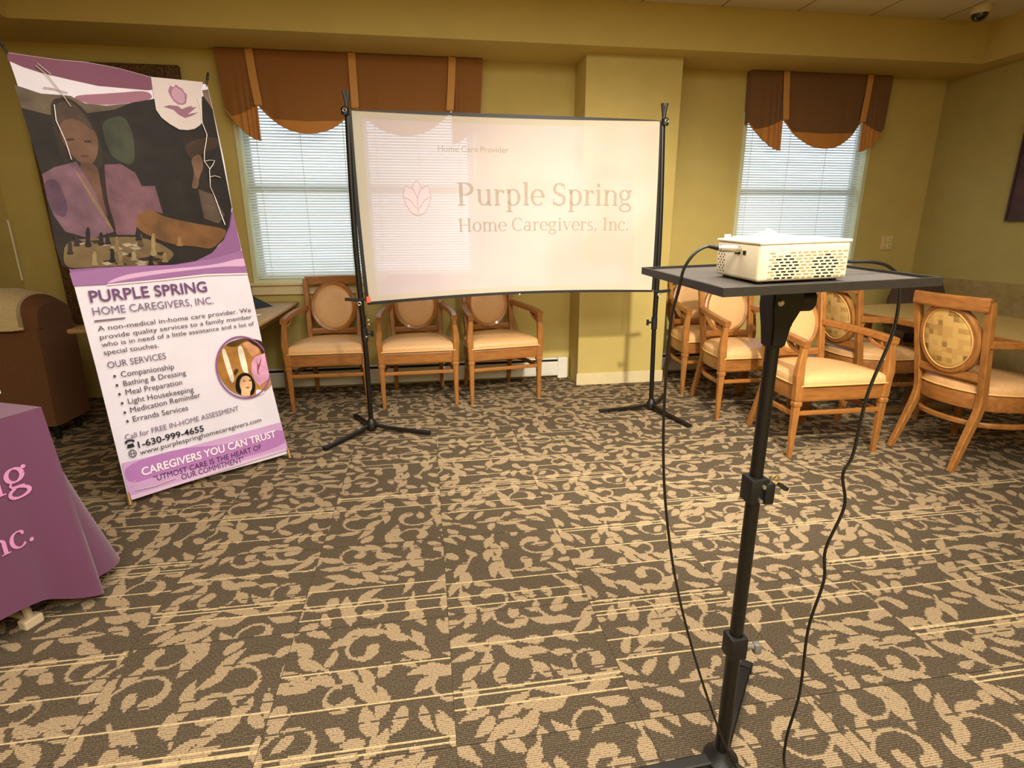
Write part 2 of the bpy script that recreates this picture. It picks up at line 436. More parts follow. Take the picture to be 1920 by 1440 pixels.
# --- baseboard heaters
def heater(x0, x1, label, endcap):
    r = thing('baseboard_heater', label, 'heater', (x0, YB, 0), 0, 'baseboard heaters')
    L = x1 - x0; bm = NB()
    ring = lambda x: [(x, -.004, .03), (x, -.062, .03), (x, -.066, .05), (x, -.066, .15), (x, -.060, .157), (x, -.004, .157)]
    ring_loft(bm, [ring(0), ring(L - (.09 if endcap else 0))]); obj('heater_cover', bm, WHITE, r)
    obj('heater_slot', B((0, -.045, .157), (L - (.09 if endcap else 0), -.004, .176)), DARKGAP, r)
    obj('heater_top', B((0, -.054, .176), (L - (.09 if endcap else 0), -.003, .190), .003), WHITE, r)
    if endcap: obj('end_cap', B((L - .09, -.074, .004), (L, -.003, .196), .006), WHITE, r)
    return r
heater(-2.0, 1.245, 'long white baseboard heater under the wide window, left of the column', True)
heater(2.06, 4.5, 'white baseboard heater behind the chairs, right of the column', False)

# ================================================================== serif lettering (strokes -> flat ribbons)
def arc(cx, cy, rx, ry, a0, a1, t=.058, h=.02, n=14):
    out = []
    for i in range(n + 1):
        a = math.radians(a0 + (a1 - a0) * i / n)
        out.append((cx + rx * math.cos(a), cy + ry * math.sin(a), h + (t - h) * abs(math.cos(a)) ** 1.3))
    return out
def stem(x, y0, y1, w=.055): return [(x, y0, w), (x, y1, w)]
def serif(x, y, L=.115): return [(x - L, y, .016), (x + L, y, .016)]
def dotp(x, y, r=.065): return [(x + r * math.cos(a) * .01 - r + 2 * r * i / 8, y, max(.004, r * math.sqrt(max(0, 1 - (-1 + 2 * i / 8) ** 2)))) for i, a in enumerate([0] * 9)]
def gl_n(x, w=.33): return [stem(x, 0, .5), serif(x, .015), [(x - .11, .485, .016), (x, .485, .016)], arc(x + w / 2 + .01, .33, w / 2, .15, 165, 0, .05), stem(x + w, 0, .34), serif(x + w, .015)]
GLYPH = {
 'P': (.62, [stem(.15, 0, .7, .06), serif(.15, .016, .13), [(.03, .685, .016), (.3, .685, .016)], arc(.28, .51, .24, .175, 90, -90, .06), [(.15, .335, .016), (.3, .335, .016)]]),
 'H': (.78, [stem(.15, 0, .7, .06), serif(.15, .016, .13), serif(.15, .685, .13), stem(.62, 0, .7, .06), serif(.62, .016, .13), serif(.62, .685, .13), [(.15, .36, .018), (.62, .36, .018)]]),
 'I': (.34, [stem(.16, 0, .7, .06), serif(.16, .016, .13), serif(.16, .685, .13)]),
 'S': (.54, [arc(.26, .52, .17, .165, 35, 250, .055, .03), [(.21, .37, .05), (.27, .345, .055), (.33, .31, .05)], arc(.25, .18, .19, .175, 60, -150, .055, .03), [(.44, .68, .02), (.44, .5, .016)], [(.05, .2, .016), (.05, .01, .02)]]),
 'C': (.66, [arc(.36, .35, .29, .345, 48, 312, .062, .022), [(.58, .68, .02), (.58, .48, .014)]]),
 'a': (.5, [arc(.2, .14, .15, .135, 40, 330, .05, .02), stem(.36, .05, .36, .052), arc(.22, .36, .14, .125, 0, 150, .05, .022), [(.36, .03, .03), (.46, .02, .016)]]),
 'c': (.46, [arc(.25, .25, .2, .245, 45, 318, .056, .02), dotp(.38, .4, .05)]),
 'e': (.48, [arc(.25, .25, .2, .245, 0, 318, .056, .02), [(.08, .27, .016), (.44, .27, .016)]]),
 'g': (.52, [arc(.22, .34, .16, .155, 0, 360, .052, .02, 20), dotp(.43, .47, .045), [(.33, .43, .016), (.42, .48, .02)], [(.13, .2, .02), (.09, .13, .028), (.13, .07, .03), (.28, .055, .034), (.38, .045, .034)], arc(.24, -.075, .2, .115, 75, -255, .04, .024, 18)]),
 'i': (.28, [stem(.14, 0, .5), serif(.14, .015), [(.03, .485, .016), (.14, .485, .016)], dotp(.13, .64, .065)]),
 'l': (.28, [stem(.14, 0, .72), serif(.14, .015), [(.03, .705, .016), (.14, .705, .016)]]),
 'm': (.88, gl_n(.13, .3) + [arc(.59, .33, .15, .15, 165, 0, .05), stem(.74, 0, .34), serif(.74, .015)]),
 'n': (.58, gl_n(.13)),
 'o': (.52, [arc(.26, .25, .2, .245, 0, 360, .058, .02, 22)]),
 'p': (.56, [stem(.13, -.21, .5), serif(.13, -.195), [(.02, .485, .016), (.13, .485, .016)], arc(.27, .25, .2, .245, 150, -150, .056, .02, 18)]),
 'r': (.4, [stem(.13, 0, .5), serif(.13, .015), [(.02, .485, .016), (.13, .485, .016)], [(.15, .36, .02), (.22, .45, .024), (.3, .47, .026)], dotp(.34, .43, .055)]),
 's': (.4, [arc(.2, .37, .12, .118, 35, 250, .044, .026, 10), [(.16, .27, .04), (.21, .25, .044), (.25, .22, .04)], arc(.19, .13, .14, .125, 60, -150, .044, .026, 10)]),
 'u': (.58, [stem(.13, .15, .5), [(.02, .485, .016), (.13, .485, .016)], arc(.285, .17, .155, .15, 180, 345, .05), stem(.45, 0, .5), [(.34, .485, .016), (.45, .485, .016)], [(.45, .015, .016), (.55, .015, .016)]]),
 'v': (.52, [[(.1, .485, .055), (.26, .02, .04)], [(.26, .02, .02), (.42, .485, .02)], serif(.1, .485), serif(.42, .485, .08)]),
 ',': (.24, [dotp(.1, .055, .062), [(.13, .04, .03), (.1, -.06, .02), (.05, -.12, .008)]]),
 '.': (.24, [dotp(.1, .06, .066)]), ' ': (.24, []),
}
def serif_ribbons(text, track=0.02):
    """list of quads [(x,y)*4] in em units, plus total advance"""
    x = 0; quads = []
    for ch in text:
        adv, strokes = GLYPH[ch]
        for si, s in enumerate(strokes):
            pts = [(p[0] + x, p[1], p[2]) for p in s]; L = []
            for i, p in enumerate(pts):
                a = pts[max(i - 1, 0)]; b = pts[min(i + 1, len(pts) - 1)]
                dx, dy = b[0] - a[0], b[1] - a[1]; d = math.hypot(dx, dy) or 1
                nx, ny = -dy / d, dx / d
                L.append(((p[0] + nx * p[2], p[1] + ny * p[2]), (p[0] - nx * p[2], p[1] - ny * p[2])))
            for i in range(len(L) - 1): quads.append((L[i][0], L[i + 1][0], L[i + 1][1], L[i][1], si))
        x += adv + track
    return quads, x - track
def serif_mesh(text, mapf, size, x_start, y_base, width=None):
    quads, adv = serif_ribbons(text); sx = size if width is None else width / adv
    bm = NB()
    for q in quads:
        off = q[4] * .00005
        bm.faces.new([bm.verts.new(mapf(x_start + p[0] * sx, y_base + p[1] * size, off)) for p in q[:4]])
    return bm, adv * sx

# plain sans text from the built-in font, as mesh polygons in 2D
def sans_polys(text, off=0.0):
    cu = bpy.data.curves.new('t', 'FONT'); cu.body = text; cu.size = 1.0; cu.offset = off; cu.resolution_u = 3; cu.fill_mode = 'FRONT'
    o = bpy.data.objects.new('t', cu); COL.objects.link(o); dg = bpy.context.evaluated_depsgraph_get(); dg.update()
    me = bpy.data.meshes.new_from_object(o.evaluated_get(dg))
    V = [(v.co.x, v.co.y) for v in me.vertices]; F = [list(p.vertices) for p in me.polygons]
    bpy.data.objects.remove(o); bpy.data.curves.remove(cu); bpy.data.meshes.remove(me)
    return V, F

# ================================================================== VALANCES
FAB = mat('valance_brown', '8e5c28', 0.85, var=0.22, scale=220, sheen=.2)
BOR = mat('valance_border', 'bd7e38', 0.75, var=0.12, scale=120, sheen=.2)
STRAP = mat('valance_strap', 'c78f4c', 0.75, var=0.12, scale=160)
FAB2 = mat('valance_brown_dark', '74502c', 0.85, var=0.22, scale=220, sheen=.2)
def valance(label, xl, xr, straps, drop, flare):
    r = thing('window_valance', label, 'valance', (0, 0, 0), 0, 'brown swagged valances over the windows')
    y0 = YB - .085; zt = 2.576; zst = 2.215
    secs = [('o', xl, straps[0], -1)] + [('s', straps[i], straps[i + 1], 0) for i in range(len(straps) - 1)] + [('o', xr, straps[-1], 1)]
    for kind, xa, xb, sd in secs:
        up, bo = NB(), NB(); n = 44; top = []; mid = []; bot = []
        for i in range(n + 1):
            u = i / n
            if kind == 's':
                zb = zst - drop * (1 - abs(2 * u - 1) ** 2.2); zm = max(zb, 2.095 + .02 * abs(2 * u - 1)); x_t = xa + (xb - xa) * u
            else:
                zb = 1.966 + (.21 if sd < 0 else .19) * (1 - u) ** 1.8; zm = max(zb, 2.125 + .085 * u ** 2); x_t = xa + (xb - xa) * u
            top.append((u, x_t, zt)); mid.append((u, x_t, zm)); bot.append((u, x_t, zb))
        def P(u, x, z):
            d = (zt - z) / .6
            if kind == 's':
                y = y0 - .075 * math.sin(PI * u) ** .7 * d - .010 * math.sin(10 * PI * u) * d * (abs(2 * u - 1) ** 1.5)
                xx = x
            else:
                y = y0 - .02 * math.sin(PI * u) * d - .028 * d * (.5 + .5 * math.sin(u * u * 9 * PI)) * u
                xx = x + (-sd) * flare * (1 - u) * d * (1 if sd < 0 else 1)
            return (xx, y, z)
        R = 8
        for (ra, rb, bm) in ((top, mid, up), (mid, bot, bo)):
            rows = []
            for k in range(R + 1):
                rows.append([bm.verts.new(P(a[0], a[1], a[2] + (b_[2] - a[2]) * k / R)) for a, b_ in zip(ra, rb)])
            for k in range(R):
                for i in range(n):
                    if (rows[k][i].co - rows[k + 1][i].co).length + (rows[k][i + 1].co - rows[k + 1][i + 1].co).length > 1e-4:
                        bm.faces.new((rows[k][i], rows[k][i + 1], rows[k + 1][i + 1], rows[k + 1][i]))
        nm = 'swag_panel' if kind == 's' else 'side_panel'
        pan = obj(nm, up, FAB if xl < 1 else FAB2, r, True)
        obj('border', bo, BOR, pan, True)
        # rolled hem
        tube_pts = [P(b_[0], b_[1], b_[2]) for b_ in bot]
        obj('hem', tube(NB(), [(p[0], p[1] + .002, p[2]) for p in tube_pts], .006, 6), BOR, pan, True)
        if kind == 'o':
            sdm = NB(); pts = [P(0, xa, zt - (zt - bot[0][2]) * k / 6) for k in range(7)]
            A = [sdm.verts.new(p) for p in pts]; Bv = [sdm.verts.new((p[0], YB - .002, p[2])) for p in pts]
            for k in range(6): sdm.faces.new((A[k], A[k + 1], Bv[k + 1], Bv[k]))
            obj('return_panel', sdm, FAB if xl < 1 else FAB2, r)
    for xs in straps:
        bm = NB(); sh = (.03 if xs == straps[0] else (-.03 if xs == straps[-1] else 0))
        path = [(xs - sh * .6, y0 - .012, zt), (xs - sh * .2, y0 - .022, 2.40), (xs + sh * .4, y0 - .030, 2.21), (xs + sh * .4, y0 - .02, 2.203), (xs + sh * .4, y0 + .0, 2.207)]
        beam(bm, path, .055, .005, (0, -1, 0)); obj('strap', bm, STRAP, r)
    obj('mounting_board', B((xl + .012, y0 + .006, zt - .02), (xr - .012, YB, zt + .0)), mat('board_brown', '6a4420', .8), r)
    return r
valance('wide brown swagged valance with three tan straps over the wide window', -1.425, .515, (-1.165, -.462, .262), .200, .04)
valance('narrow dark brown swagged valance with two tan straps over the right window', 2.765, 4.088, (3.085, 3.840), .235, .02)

# ================================================================== PROJECTION SCREEN on two stands
scr = thing('projection_screen', 'white fabric projection screen stretched between two black stands', 'projection screen', (.6, 3.65, 0))
TLc, TRc, BRc, BLc = [Vector(p) for p in ((-.392, 3.612, 1.985), (1.562, 3.682, 1.985), (1.578, 3.682, .897), (-.372, 3.612, .868))]
def SP(s, t, off=0.0):
    """screen point: s left-right 0..1, t bottom-top 0..1"""
    p = (BLc * (1 - s) + BRc * s) * (1 - t) + (TLc * (1 - s) + TRc * s) * t
    sag = .028 * math.sin(PI * min(1, s * 1.0)) * (1 - t) - .012 * math.sin(PI * s) * t
    bow = -.008 * math.sin(PI * t)
    y = .006 * math.sin(7 * s + 2 * t) * math.sin(PI * t)
    return Vector((p.x + bow * (1 - 2 * s), p.y + y - off, p.z + sag)) - scr.location
def screen_mat(name, cols, emit, trans):
    m = bpy.data.materials.new(name); m.use_nodes = True; nt = m.node_tree; b = nt.nodes['Principled BSDF']; out = nt.nodes['Material Output']
    b.inputs['Roughness'].default_value = .8; b.inputs['Specular IOR Level'].default_value = .1
    if len(cols) > 1:
        tc = nt.nodes.new('ShaderNodeTexCoord'); nz = nt.nodes.new('ShaderNodeTexNoise'); nz.inputs['Scale'].default_value = 2.2; nz.inputs['Detail'].default_value = 1
        nt.links.new(tc.outputs['Object'], nz.inputs['Vector'])
        sep = nt.nodes.new('ShaderNodeSeparateXYZ'); nt.links.new(tc.outputs['Object'], sep.inputs[0])
        ma = nt.nodes.new('ShaderNodeMath'); ma.operation = 'MULTIPLY_ADD'; ma.inputs[1].default_value = .5; ma.inputs[2].default_value = -.05
        nt.links.new(sep.outputs['X'], ma.inputs[0])
        ad = nt.nodes.new('ShaderNodeMath'); ad.operation = 'MULTIPLY_ADD'; ad.inputs[1].default_value = 1.1; nt.links.new(nz.outputs['Fac'], ad.inputs[0]); nt.links.new(ma.outputs[0], ad.inputs[2])
        cr = nt.nodes.new('ShaderNodeValToRGB'); cr.color_ramp.elements[0].position = .2; cr.color_ramp.elements[0].color = lin(cols[0]); cr.color_ramp.elements[1].position = .95; cr.color_ramp.elements[1].color = lin(cols[2])
        e = cr.color_ramp.elements.new(.6); e.color = lin(cols[1])
        nt.links.new(ad.outputs[0], cr.inputs[0]); nt.links.new(cr.outputs[0], b.inputs['Base Color']); nt.links.new(cr.outputs[0], b.inputs['Emission Color'])
    else:
        b.inputs['Base Color'].default_value = lin(cols[0]); b.inputs['Emission Color'].default_value = lin(cols[0])
    b.inputs['Emission Strength'].default_value = emit
    tl = nt.nodes.new('ShaderNodeBsdfTranslucent'); tl.inputs[0].default_value = lin('e8e0d4'); tp = nt.nodes.new('ShaderNodeBsdfTransparent')
    m1 = nt.nodes.new('ShaderNodeMixShader'); m1.inputs[0].default_value = .25; m2 = nt.nodes.new('ShaderNodeMixShader'); m2.inputs[0].default_value = trans
    nt.links.new(b.outputs[0], m1.inputs[1]); nt.links.new(tl.outputs[0], m1.inputs[2]); nt.links.new(m1.outputs[0], m2.inputs[1]); nt.links.new(tp.outputs[0], m2.inputs[2]); nt.links.new(m2.outputs[0], out.inputs[0])
    return m
SCR_A = screen_mat('screen_fabric', ['d4cabc'], .0, .17)
SCR_P = screen_mat('screen_projected', ['d2c4ca', 'd8ccca', 'd0beb4'], .16, .18)
bm = NB(); SS = [0, .012, .034] + [.034 + (.988 - .034) * i / 30 for i in range(1, 31)] + [1.0]; TT = [0, .02, .03] + [.03 + (.965 - .03) * i / 20 for i in range(1, 21)] + [.985, 1.0]
G = [[bm.verts.new(SP(s, t)) for s in SS] for t in TT]
for j in range(len(TT) - 1):
    for i in range(len(SS) - 1):
        f = bm.faces.new((G[j][i], G[j][i + 1], G[j + 1][i + 1], G[j + 1][i]))
        f.material_index = 1 if (2 <= i < 32 and 2 <= j < 22) else 0
fabric = obj('screen_fabric', bm, [SCR_A, SCR_P], scr, True)
hm = NB()
def strip(bm, a, b, th, n=30):
    top = [bm.verts.new(SP(a[0] + (b[0] - a[0]) * i / n, a[1] + (b[1] - a[1]) * i / n, .003)) for i in range(n + 1)]
    bot = [bm.verts.new(SP(a[0] + (b[0] - a[0]) * i / n, a[1] + (b[1] - a[1]) * i / n, .003) + Vector((0, 0, th(i / n) if callable(th) else th))) for i in range(n + 1)]
    for i in range(n): bm.faces.new((top[i], top[i + 1], bot[i + 1], bot[i]))
strip(hm, (0, 0), (1, 0), lambda u: -.020 + .006 * u)
obj('bottom_hem', hm, BLACKP, scr)
hm = NB(); strip(hm, (.0, 1), (1, 1), lambda u: .003 + .018 * math.sin(PI * u) ** .8); obj('top_hem', hm, BLACKP, scr)
for s0, s1 in ((-.006, .006), (.996, 1.006)):
    hm = NB(); a_ = [hm.verts.new(SP(s0, i / 20, .003)) for i in range(21)]; b_ = [hm.verts.new(SP(s1, i / 20, .003)) for i in range(21)]
    for i in range(20): hm.faces.new((a_[i], b_[i], b_[i + 1], a_[i + 1]))
    obj('side_hem', hm, BLACKP, scr)
TXT = screen_mat('screen_lettering', ['a89888'], .02, .48)
TXT2 = screen_mat('screen_outline', ['bfa29a'], .04, .35)
TXT3 = screen_mat('screen_petal', ['ecd8e4'], .08, .3)
scw = lambda x: (x + .38) / 1.95
sct = lambda z: (z - .885) / 1.095
def smap(x, z, off): return SP(scw(x), sct(z), .002 + off)
def words(txt, total):
    whole = serif_ribbons(txt)[1]; k = total / whole; out = []; pos = 0
    for w_ in txt.split(' '):
        a = serif_ribbons(txt[:pos])[1] + (.02 if pos else 0) if pos else 0
        out.append((w_, a * k, serif_ribbons(w_)[1] * k)); pos += len(w_) + 1
    return out
for txt, size, zz, total in (('Purple Spring', .200, 1.452, 1.165), ('Home Caregivers, Inc.', .118, 1.290, 1.150)):
    for w_, a, wd in words(txt, total):
        b1, _ = serif_mesh(w_, smap, size, .225 + a, zz, wd); obj('lettering', b1, TXT, fabric)
V, F = sans_polys('Home Care Provider', .006); wx = max(v[0] for v in V); bm = NB()
vv = [bm.verts.new(smap(.12 + v[0] / wx * .44, 1.775 + v[1] * .048, 0)) for v in V]
for f in F: bm.faces.new([vv[i] for i in f])
obj('lettering', bm, TXT, fabric)
# projected tulip mark
def petal(bm, pts, off):
    bm.faces.new([bm.verts.new(smap(-.017 + x * .085, 1.497 + y * .105, off)) for x, y in pts])
tp = NB()
petal(tp, [(-.9, .55), (-.75, .75), (-.55, .6), (-.35, .55), (-.1, .25), (0, .0), (-.05, -.4), (-.1, -.95), (-.5, -.8), (-.85, -.3), (-1, .1)], .0004)
petal(tp, [(.9, .55), (.75, .75), (.5, .6), (.3, .5), (.1, .25), (0, .0), (0, -.4), (.05, -.95), (.5, -.8), (.85, -.3), (1, .1)], .0006)
petal(tp, [(-.32, .62), (-.15, .9), (0, 1.0), (.15, .9), (.32, .6), (.12, .25), (0, .05), (-.12, .25)], .0008)
obj('tulip_mark', tp, TXT3, fabric)
tl_ = NB()
for path in ([(-.9, .55), (-.75, .75), (-.55, .6), (-.32, .62), (-.15, .9), (0, 1.02), (.15, .9), (.32, .6), (.5, .6), (.75, .75), (.9, .55), (1, .1), (.85, -.3), (.5, -.8), (.0, -.98), (-.5, -.8), (-.85, -.3), (-1, .1), (-.9, .55)], [(-.32, .62), (-.1, .25), (0, 0), (0, -.9)], [(.32, .6), (.1, .25), (0, 0)], [(-.95, .1), (-.5, -.1), (-.1, -.55)], [(.95, .1), (.5, -.1), (.1, -.55)]):
    for a, b_ in zip(path[:-1], path[1:]):
        d = Vector((b_[0] - a[0], b_[1] - a[1])); n_ = Vector((-d.y, d.x)).normalized() * .022
        tl_.faces.new([tl_.verts.new(smap(-.017 + p[0] * .085, 1.497 + p[1] * .105, .0011)) for p in ((a[0] + n_.x, a[1] + n_.y), (b_[0] + n_.x, b_[1] + n_.y), (b_[0] - n_.x, b_[1] - n_.y), (a[0] - n_.x, a[1] - n_.y))])
obj('tulip_outline', tl_, TXT2, fabric)
L0 = scr.location
def rel(p): return Vector(p) - L0
def stand(px, py, top, legs, side):
    bx, by = px, py
    tx, ty = top
    pt = lambda z: (bx + (tx - bx) * z / 2.03, by + (ty - by) * z / 2.03, z)
    obj('pole', cyl(NB(), rel(pt(.03)), rel(pt(.66)), .0165, n=14), BLACK, scr, True)
    bowp = [Vector(pt(.64 + (1.98 - .64) * i / 10)) + Vector((side * .013 * math.sin(PI * i / 10), 0, 0)) for i in range(11)]
    obj('pole', tube(NB(), [rel(p) for p in bowp], .0175, 12), BLACK, scr, True)
    col = obj('pole_collar', cyl(NB(), rel(pt(.615)), rel(pt(.70)), .021, n=14), BLACKP, scr, True)
    kn = NB(); c = Vector(pt(.665)); d = Vector((-side if side > 0 else 1, 0, 0)); 
    cyl(kn, rel(c + d * .018), rel(c + d * .05), .008, n=10); cyl(kn, rel(c + d * .05 + Vector((0, 0, -.02))), rel(c + d * .05 + Vector((0, 0, .02))), .009, n=10)
    obj('clamp_knob', kn, BLACKP, col, True)
    hub = obj('base_hub', lathe(NB(), [(.012, .0), (.034, .005), (.036, .04), (.026, .06), (.018, .075)], 16), BLACKP, scr, True); hub.location = rel((bx, by, .012))
    for (lx, ly, lz) in legs:
        dd = (Vector((lx, ly, lz)) - Vector((bx, by, .035))).normalized()
        lg = beam(NB(), [rel(Vector((bx, by, .045)) + dd * .025), rel(Vector((bx, by, .035)) + dd * .12), rel((lx, ly, lz))], .030, .020)
        lo = obj('leg', lg, BLACK, scr)
        obj('foot_cap', beam(NB(), [rel(Vector((lx, ly, lz)) - dd * .04), rel(Vector((lx, ly, lz)) + dd * .012)], .033, .024), BLACKP, lo)
    # clamps at screen corners
    for z, up in ((1.985, True), (.885, False)):
        p = Vector(pt(z)) + Vector((side * .012, -.014, 0)); k = NB()
        if up:
            lathe(k, [(.006, -.03), (.022, -.026), (.024, .012), (.012, .02)], 12); 
            beam(k, [(-.008 * side, 0, .0), (-.016 * side, 0, .05), (-.026 * side, 0, .105)], .018, .016, (0, 1, 0))
            beam(k, [(-.012 * side, -.006, .0), (-.006 * side, -.006, .06), (.004 * side, -.006, .105)], .016, .012, (0, 1, 0))
        else:
            beam(k, [(-.03 * side, 0, .002), (.02 * side, 0, .0), (.09 * side, 0, .006)], .020, .020)
        ko = obj('corner_clamp', k, BLACKP, scr, True); ko.location = rel(p)
        rg = NB(); tube(rg, [(.010 * math.cos(a), -.018, .010 * math.sin(a)) for a in [2 * PI * i / 14 for i in range(14)]], .0035, 6, False, True)
        ro = obj('clamp_rivet', rg, STEEL, ko, True); ro.location = (0, -.008, -.022 if not up else -.004)
stand(-.405, 3.595, (-.405, 3.625), [(-.655, 3.285, .014), (-.025, 3.455, .014), (-.545, 3.89, .014)], -1)
stand(1.632, 3.70, (1.575, 3.69), [(1.245, 3.705, .014), (1.735, 3.295, .014), (1.862, 3.985, .014)], 1)
for i, (x, z) in enumerate([(-.372, .755), (-.370, .728), (-.392, .648), (.62, .892)]):
    s_ = obj('rivet', lathe(NB(), [(.002, -.004), (.007, -.003), (.007, .003), (.002, .004)], 10), STEEL, scr, True); s_.rotation_euler = (PI / 2, 0, 0); s_.location = rel((x, 3.578 if i < 3 else 3.628, z))
obj('corner_tab', B((-.012, -.004, -.02), (.012, .004, .02), .002), mat('red_tab', 'e0604a', .6), scr).location = rel((-.363, 3.590, .885))

# ================================================================== ARMCHAIRS
def mosaic_mat():
    m = bpy.data.materials.new('mosaic_fabric'); m.use_nodes = True; nt = m.node_tree; b = nt.nodes['Principled BSDF']; b.inputs['Roughness'].default_value = .7
    tc = nt.nodes.new('ShaderNodeTexCoord'); mp = nt.nodes.new('ShaderNodeMapping'); mp.inputs['Scale'].default_value = (34, 0, 34); mp.inputs['Location'].default_value = (.5, 0, .3)
    nt.links.new(tc.outputs['Object'], mp.inputs['Vector'])
    fl = nt.nodes.new('ShaderNodeVectorMath'); fl.operation = 'FLOOR'; nt.links.new(mp.outputs[0], fl.inputs[0])
    wn = nt.nodes.new('ShaderNodeTexWhiteNoise'); nt.links.new(fl.outputs[0], wn.inputs['Vector'])
    cr = nt.nodes.new('ShaderNodeValToRGB'); cr.color_ramp.interpolation = 'CONSTANT'
    els = [(0, '7a6236'), (.05, '96763e'), (.13, 'b08a4c'), (.28, 'c29a58'), (.55, 'cca662')]
    cr.color_ramp.elements[0].color = lin(els[0][1]); cr.color_ramp.elements[1].position = els[1][0]; cr.color_ramp.elements[1].color = lin(els[1][1])
    for p, c in els[2:]: e = cr.color_ramp.elements.new(p); e.color = lin(c)
    nt.links.new(wn.outputs['Value'], cr.inputs[0]); nt.links.new(cr.outputs[0], b.inputs['Base Color'])
    return m
MOS = mosaic_mat()
def yb(z): return .440 + (z - .36) * .20          # line of the leaning back
def make_chair():
    r = thing('armchair', '', 'chair', (0, 0, 0), 0, 'oval-backed wooden armchairs')
    # U-shaped plan line of the seat: front left -> round the back -> front right
    def U(sc_=1.0, n=26, inset=0.0):
        pts = []
        for i in range(n + 1):
            u = i / n
            ctrl = [(-.272, .0), (-.272, .13), (-.255, .29), (-.19, .425), (-.08, .475), (0, .482), (.08, .475), (.19, .425), (.255, .29), (.272, .13), (.272, .0)]
            k = u * (len(ctrl) - 1); a = min(int(k), len(ctrl) - 2); f = k - a
            p0, p1, p2, p3 = [ctrl[max(0, min(len(ctrl) - 1, a + q))] for q in (-1, 0, 1, 2)]
            cmr = lambda c: .5 * (2 * p1[c] + (p2[c] - p0[c]) * f + (2 * p0[c] - 5 * p1[c] + 4 * p2[c] - p3[c]) * f * f + (p3[c] - p0[c] + 3 * p1[c] - 3 * p2[c]) * f ** 3)
            x, y = cmr(0), cmr(1)
            pts.append((x * sc_, (y - .22) * sc_ + .22))
        return pts
    # seat rails
    fr = NB(); beam(fr, [(-.272, 0, .388), (.272, 0, .388)], .024, .086); obj('front_rail', fr, WOODH, r)
    fr = NB(); beam(fr, [(x, y, .388) for x, y in U()], .022, .086); obj('curved_rail', fr, WOODH, r, True)
    # cushion
    cb = NB(); out = U(1.03, 30); out = out + [(.27 - .54 * i / 10, -.018) for i in range(0, 11)]
    lev = [(.93, .425), (1.0, .437), (1.012, .455), (.985, .478), (.88, .497), (.62, .508), (.3, .512)]
    rings = [[(x * f, (y - .225) * f + .225, z) for x, y in out] for f, z in lev]
    ring_loft(cb, rings); cu = obj('seat_cushion', cb, VINYL, r, True)
    obj('piping', tube(NB(), [(x * 1.012, (y - .225) * 1.012 + .225, .440) for x, y in out], .0055, 6, False, True), PIPE, cu, True)
    for s in (-1, 1):
        # front leg with turned collar, running up as the arm post
        lg = NB(); X = .275 * s
        sect = [(0, .026, 0), (.05, .028, 0), (.30, .040, 0), (.318, .041, 0), (.322, .050, 0), (.340, .052, 0), (.345, .044, 0), (.352, .044, 0), (.356, .050, 0), (.44, .048, .004), (.50, .050, .010), (.56, .043, .008), (.63, .038, .0), (.674, .037, -.002)]
        rings = []
        for z, wd, ox in sect:
            h = wd / 2; x = X + s * ox; c = h * .3
            rings.append([(x - h, -h + c, z), (x - h + c, -h, z), (x + h - c, -h, z), (x + h, -h + c, z), (x + h, h - c, z), (x + h - c, h, z), (x - h + c, h, z), (x - h, h - c, z)])
        ring_loft(lg, rings); obj('front_leg', lg, WOOD, r, False)
        # rear leg and back post in one
        pth = smooth_path([(.198 * s, .565, 0), (.190 * s, .505, .18), (.188 * s, yb(.36) + .012, .36), (.192 * s, yb(.50), .50), (.200 * s, yb(.72), .72), (.208 * s, yb(.935), .935)], 4)
        m_ = len(pth)
        rl = beam(NB(), pth, [.028 + .010 * min(1, i / 6) for i in range(m_)], [.034 + .010 * math.sin(PI * min(1, i / (m_ - 1))) for i in range(m_)], (0, 1, 0)); obj('rear_leg', rl, WOOD, r)
        # arm, with open slot under its front end
        ap = smooth_path([(.274 * s, -.024, .684), (.276 * s, .06, .693), (.264 * s, .20, .703), (.236 * s, .36, .712), (.205 * s, yb(.718), .718)], 4)
        ar = obj('arm', beam(NB(), ap, .042, .040), WOODH, r)
        br = NB(); beam(br, smooth_path([(.274 * s, .01, .628), (.273 * s, .06, .634), (.270 * s, .12, .652), (.266 * s, .16, .685)], 3), .026, .020)
        beam(br, [(.273 * s, .062, .634), (.273 * s, .062, .685)], .022, .016, (0, 1, 0))
        obj('arm_bracket', br, WOODH, ar)
    # stretchers
    st = NB(); beam(st, [(-.272, 0, .272), (.272, 0, .272)], .020, .026); obj('stretcher', st, WOODH, r)
    st = NB(); beam(st, [(x * .98, y * .99, .262) for x, y in U()], .022, .028); obj('stretcher', st, WOODH, r, True)
    # back: crest rail, lower rail, oval ring, pads
    zc = .715
    crest = [(x, yb(.935) + .012 - .030 * (1 - (x / .21) ** 2) * -1, .925) for x in [(-.215 + .43 * i / 10) for i in range(11)]]
    obj('crest_rail', beam(NB(), crest, .026, .072), WOODH, r)
    obj('lower_rail', beam(NB(), [(x, yb(.525) + .02 * (1 - (x / .2) ** 2), .525) for x in [(-.19 + .38 * i / 8) for i in range(9)]], .024, .046), WOODH, r)
    def bp(x, z, off): return (x, yb(z) + .022 * (1 - (x / .2) ** 2) + off, z)
    rg = NB(); n = 40; rings = []
    for i in range(n):
        a = 2 * PI * i / n
        ring = []
        for dr, dy in ((-.018, -.016), (.006, -.020), (.018, -.012), (.018, .012), (.006, .020), (-.018, .016)):
            rx, rz = .162 + dr, .183 + dr
            ring.append(bp(rx * math.cos(a), zc + rz * math.sin(a), dy))
        rings.append(ring)
    ring_loft(rg, rings, True, False, True); obj('back_ring', rg, WOOD, r, True)
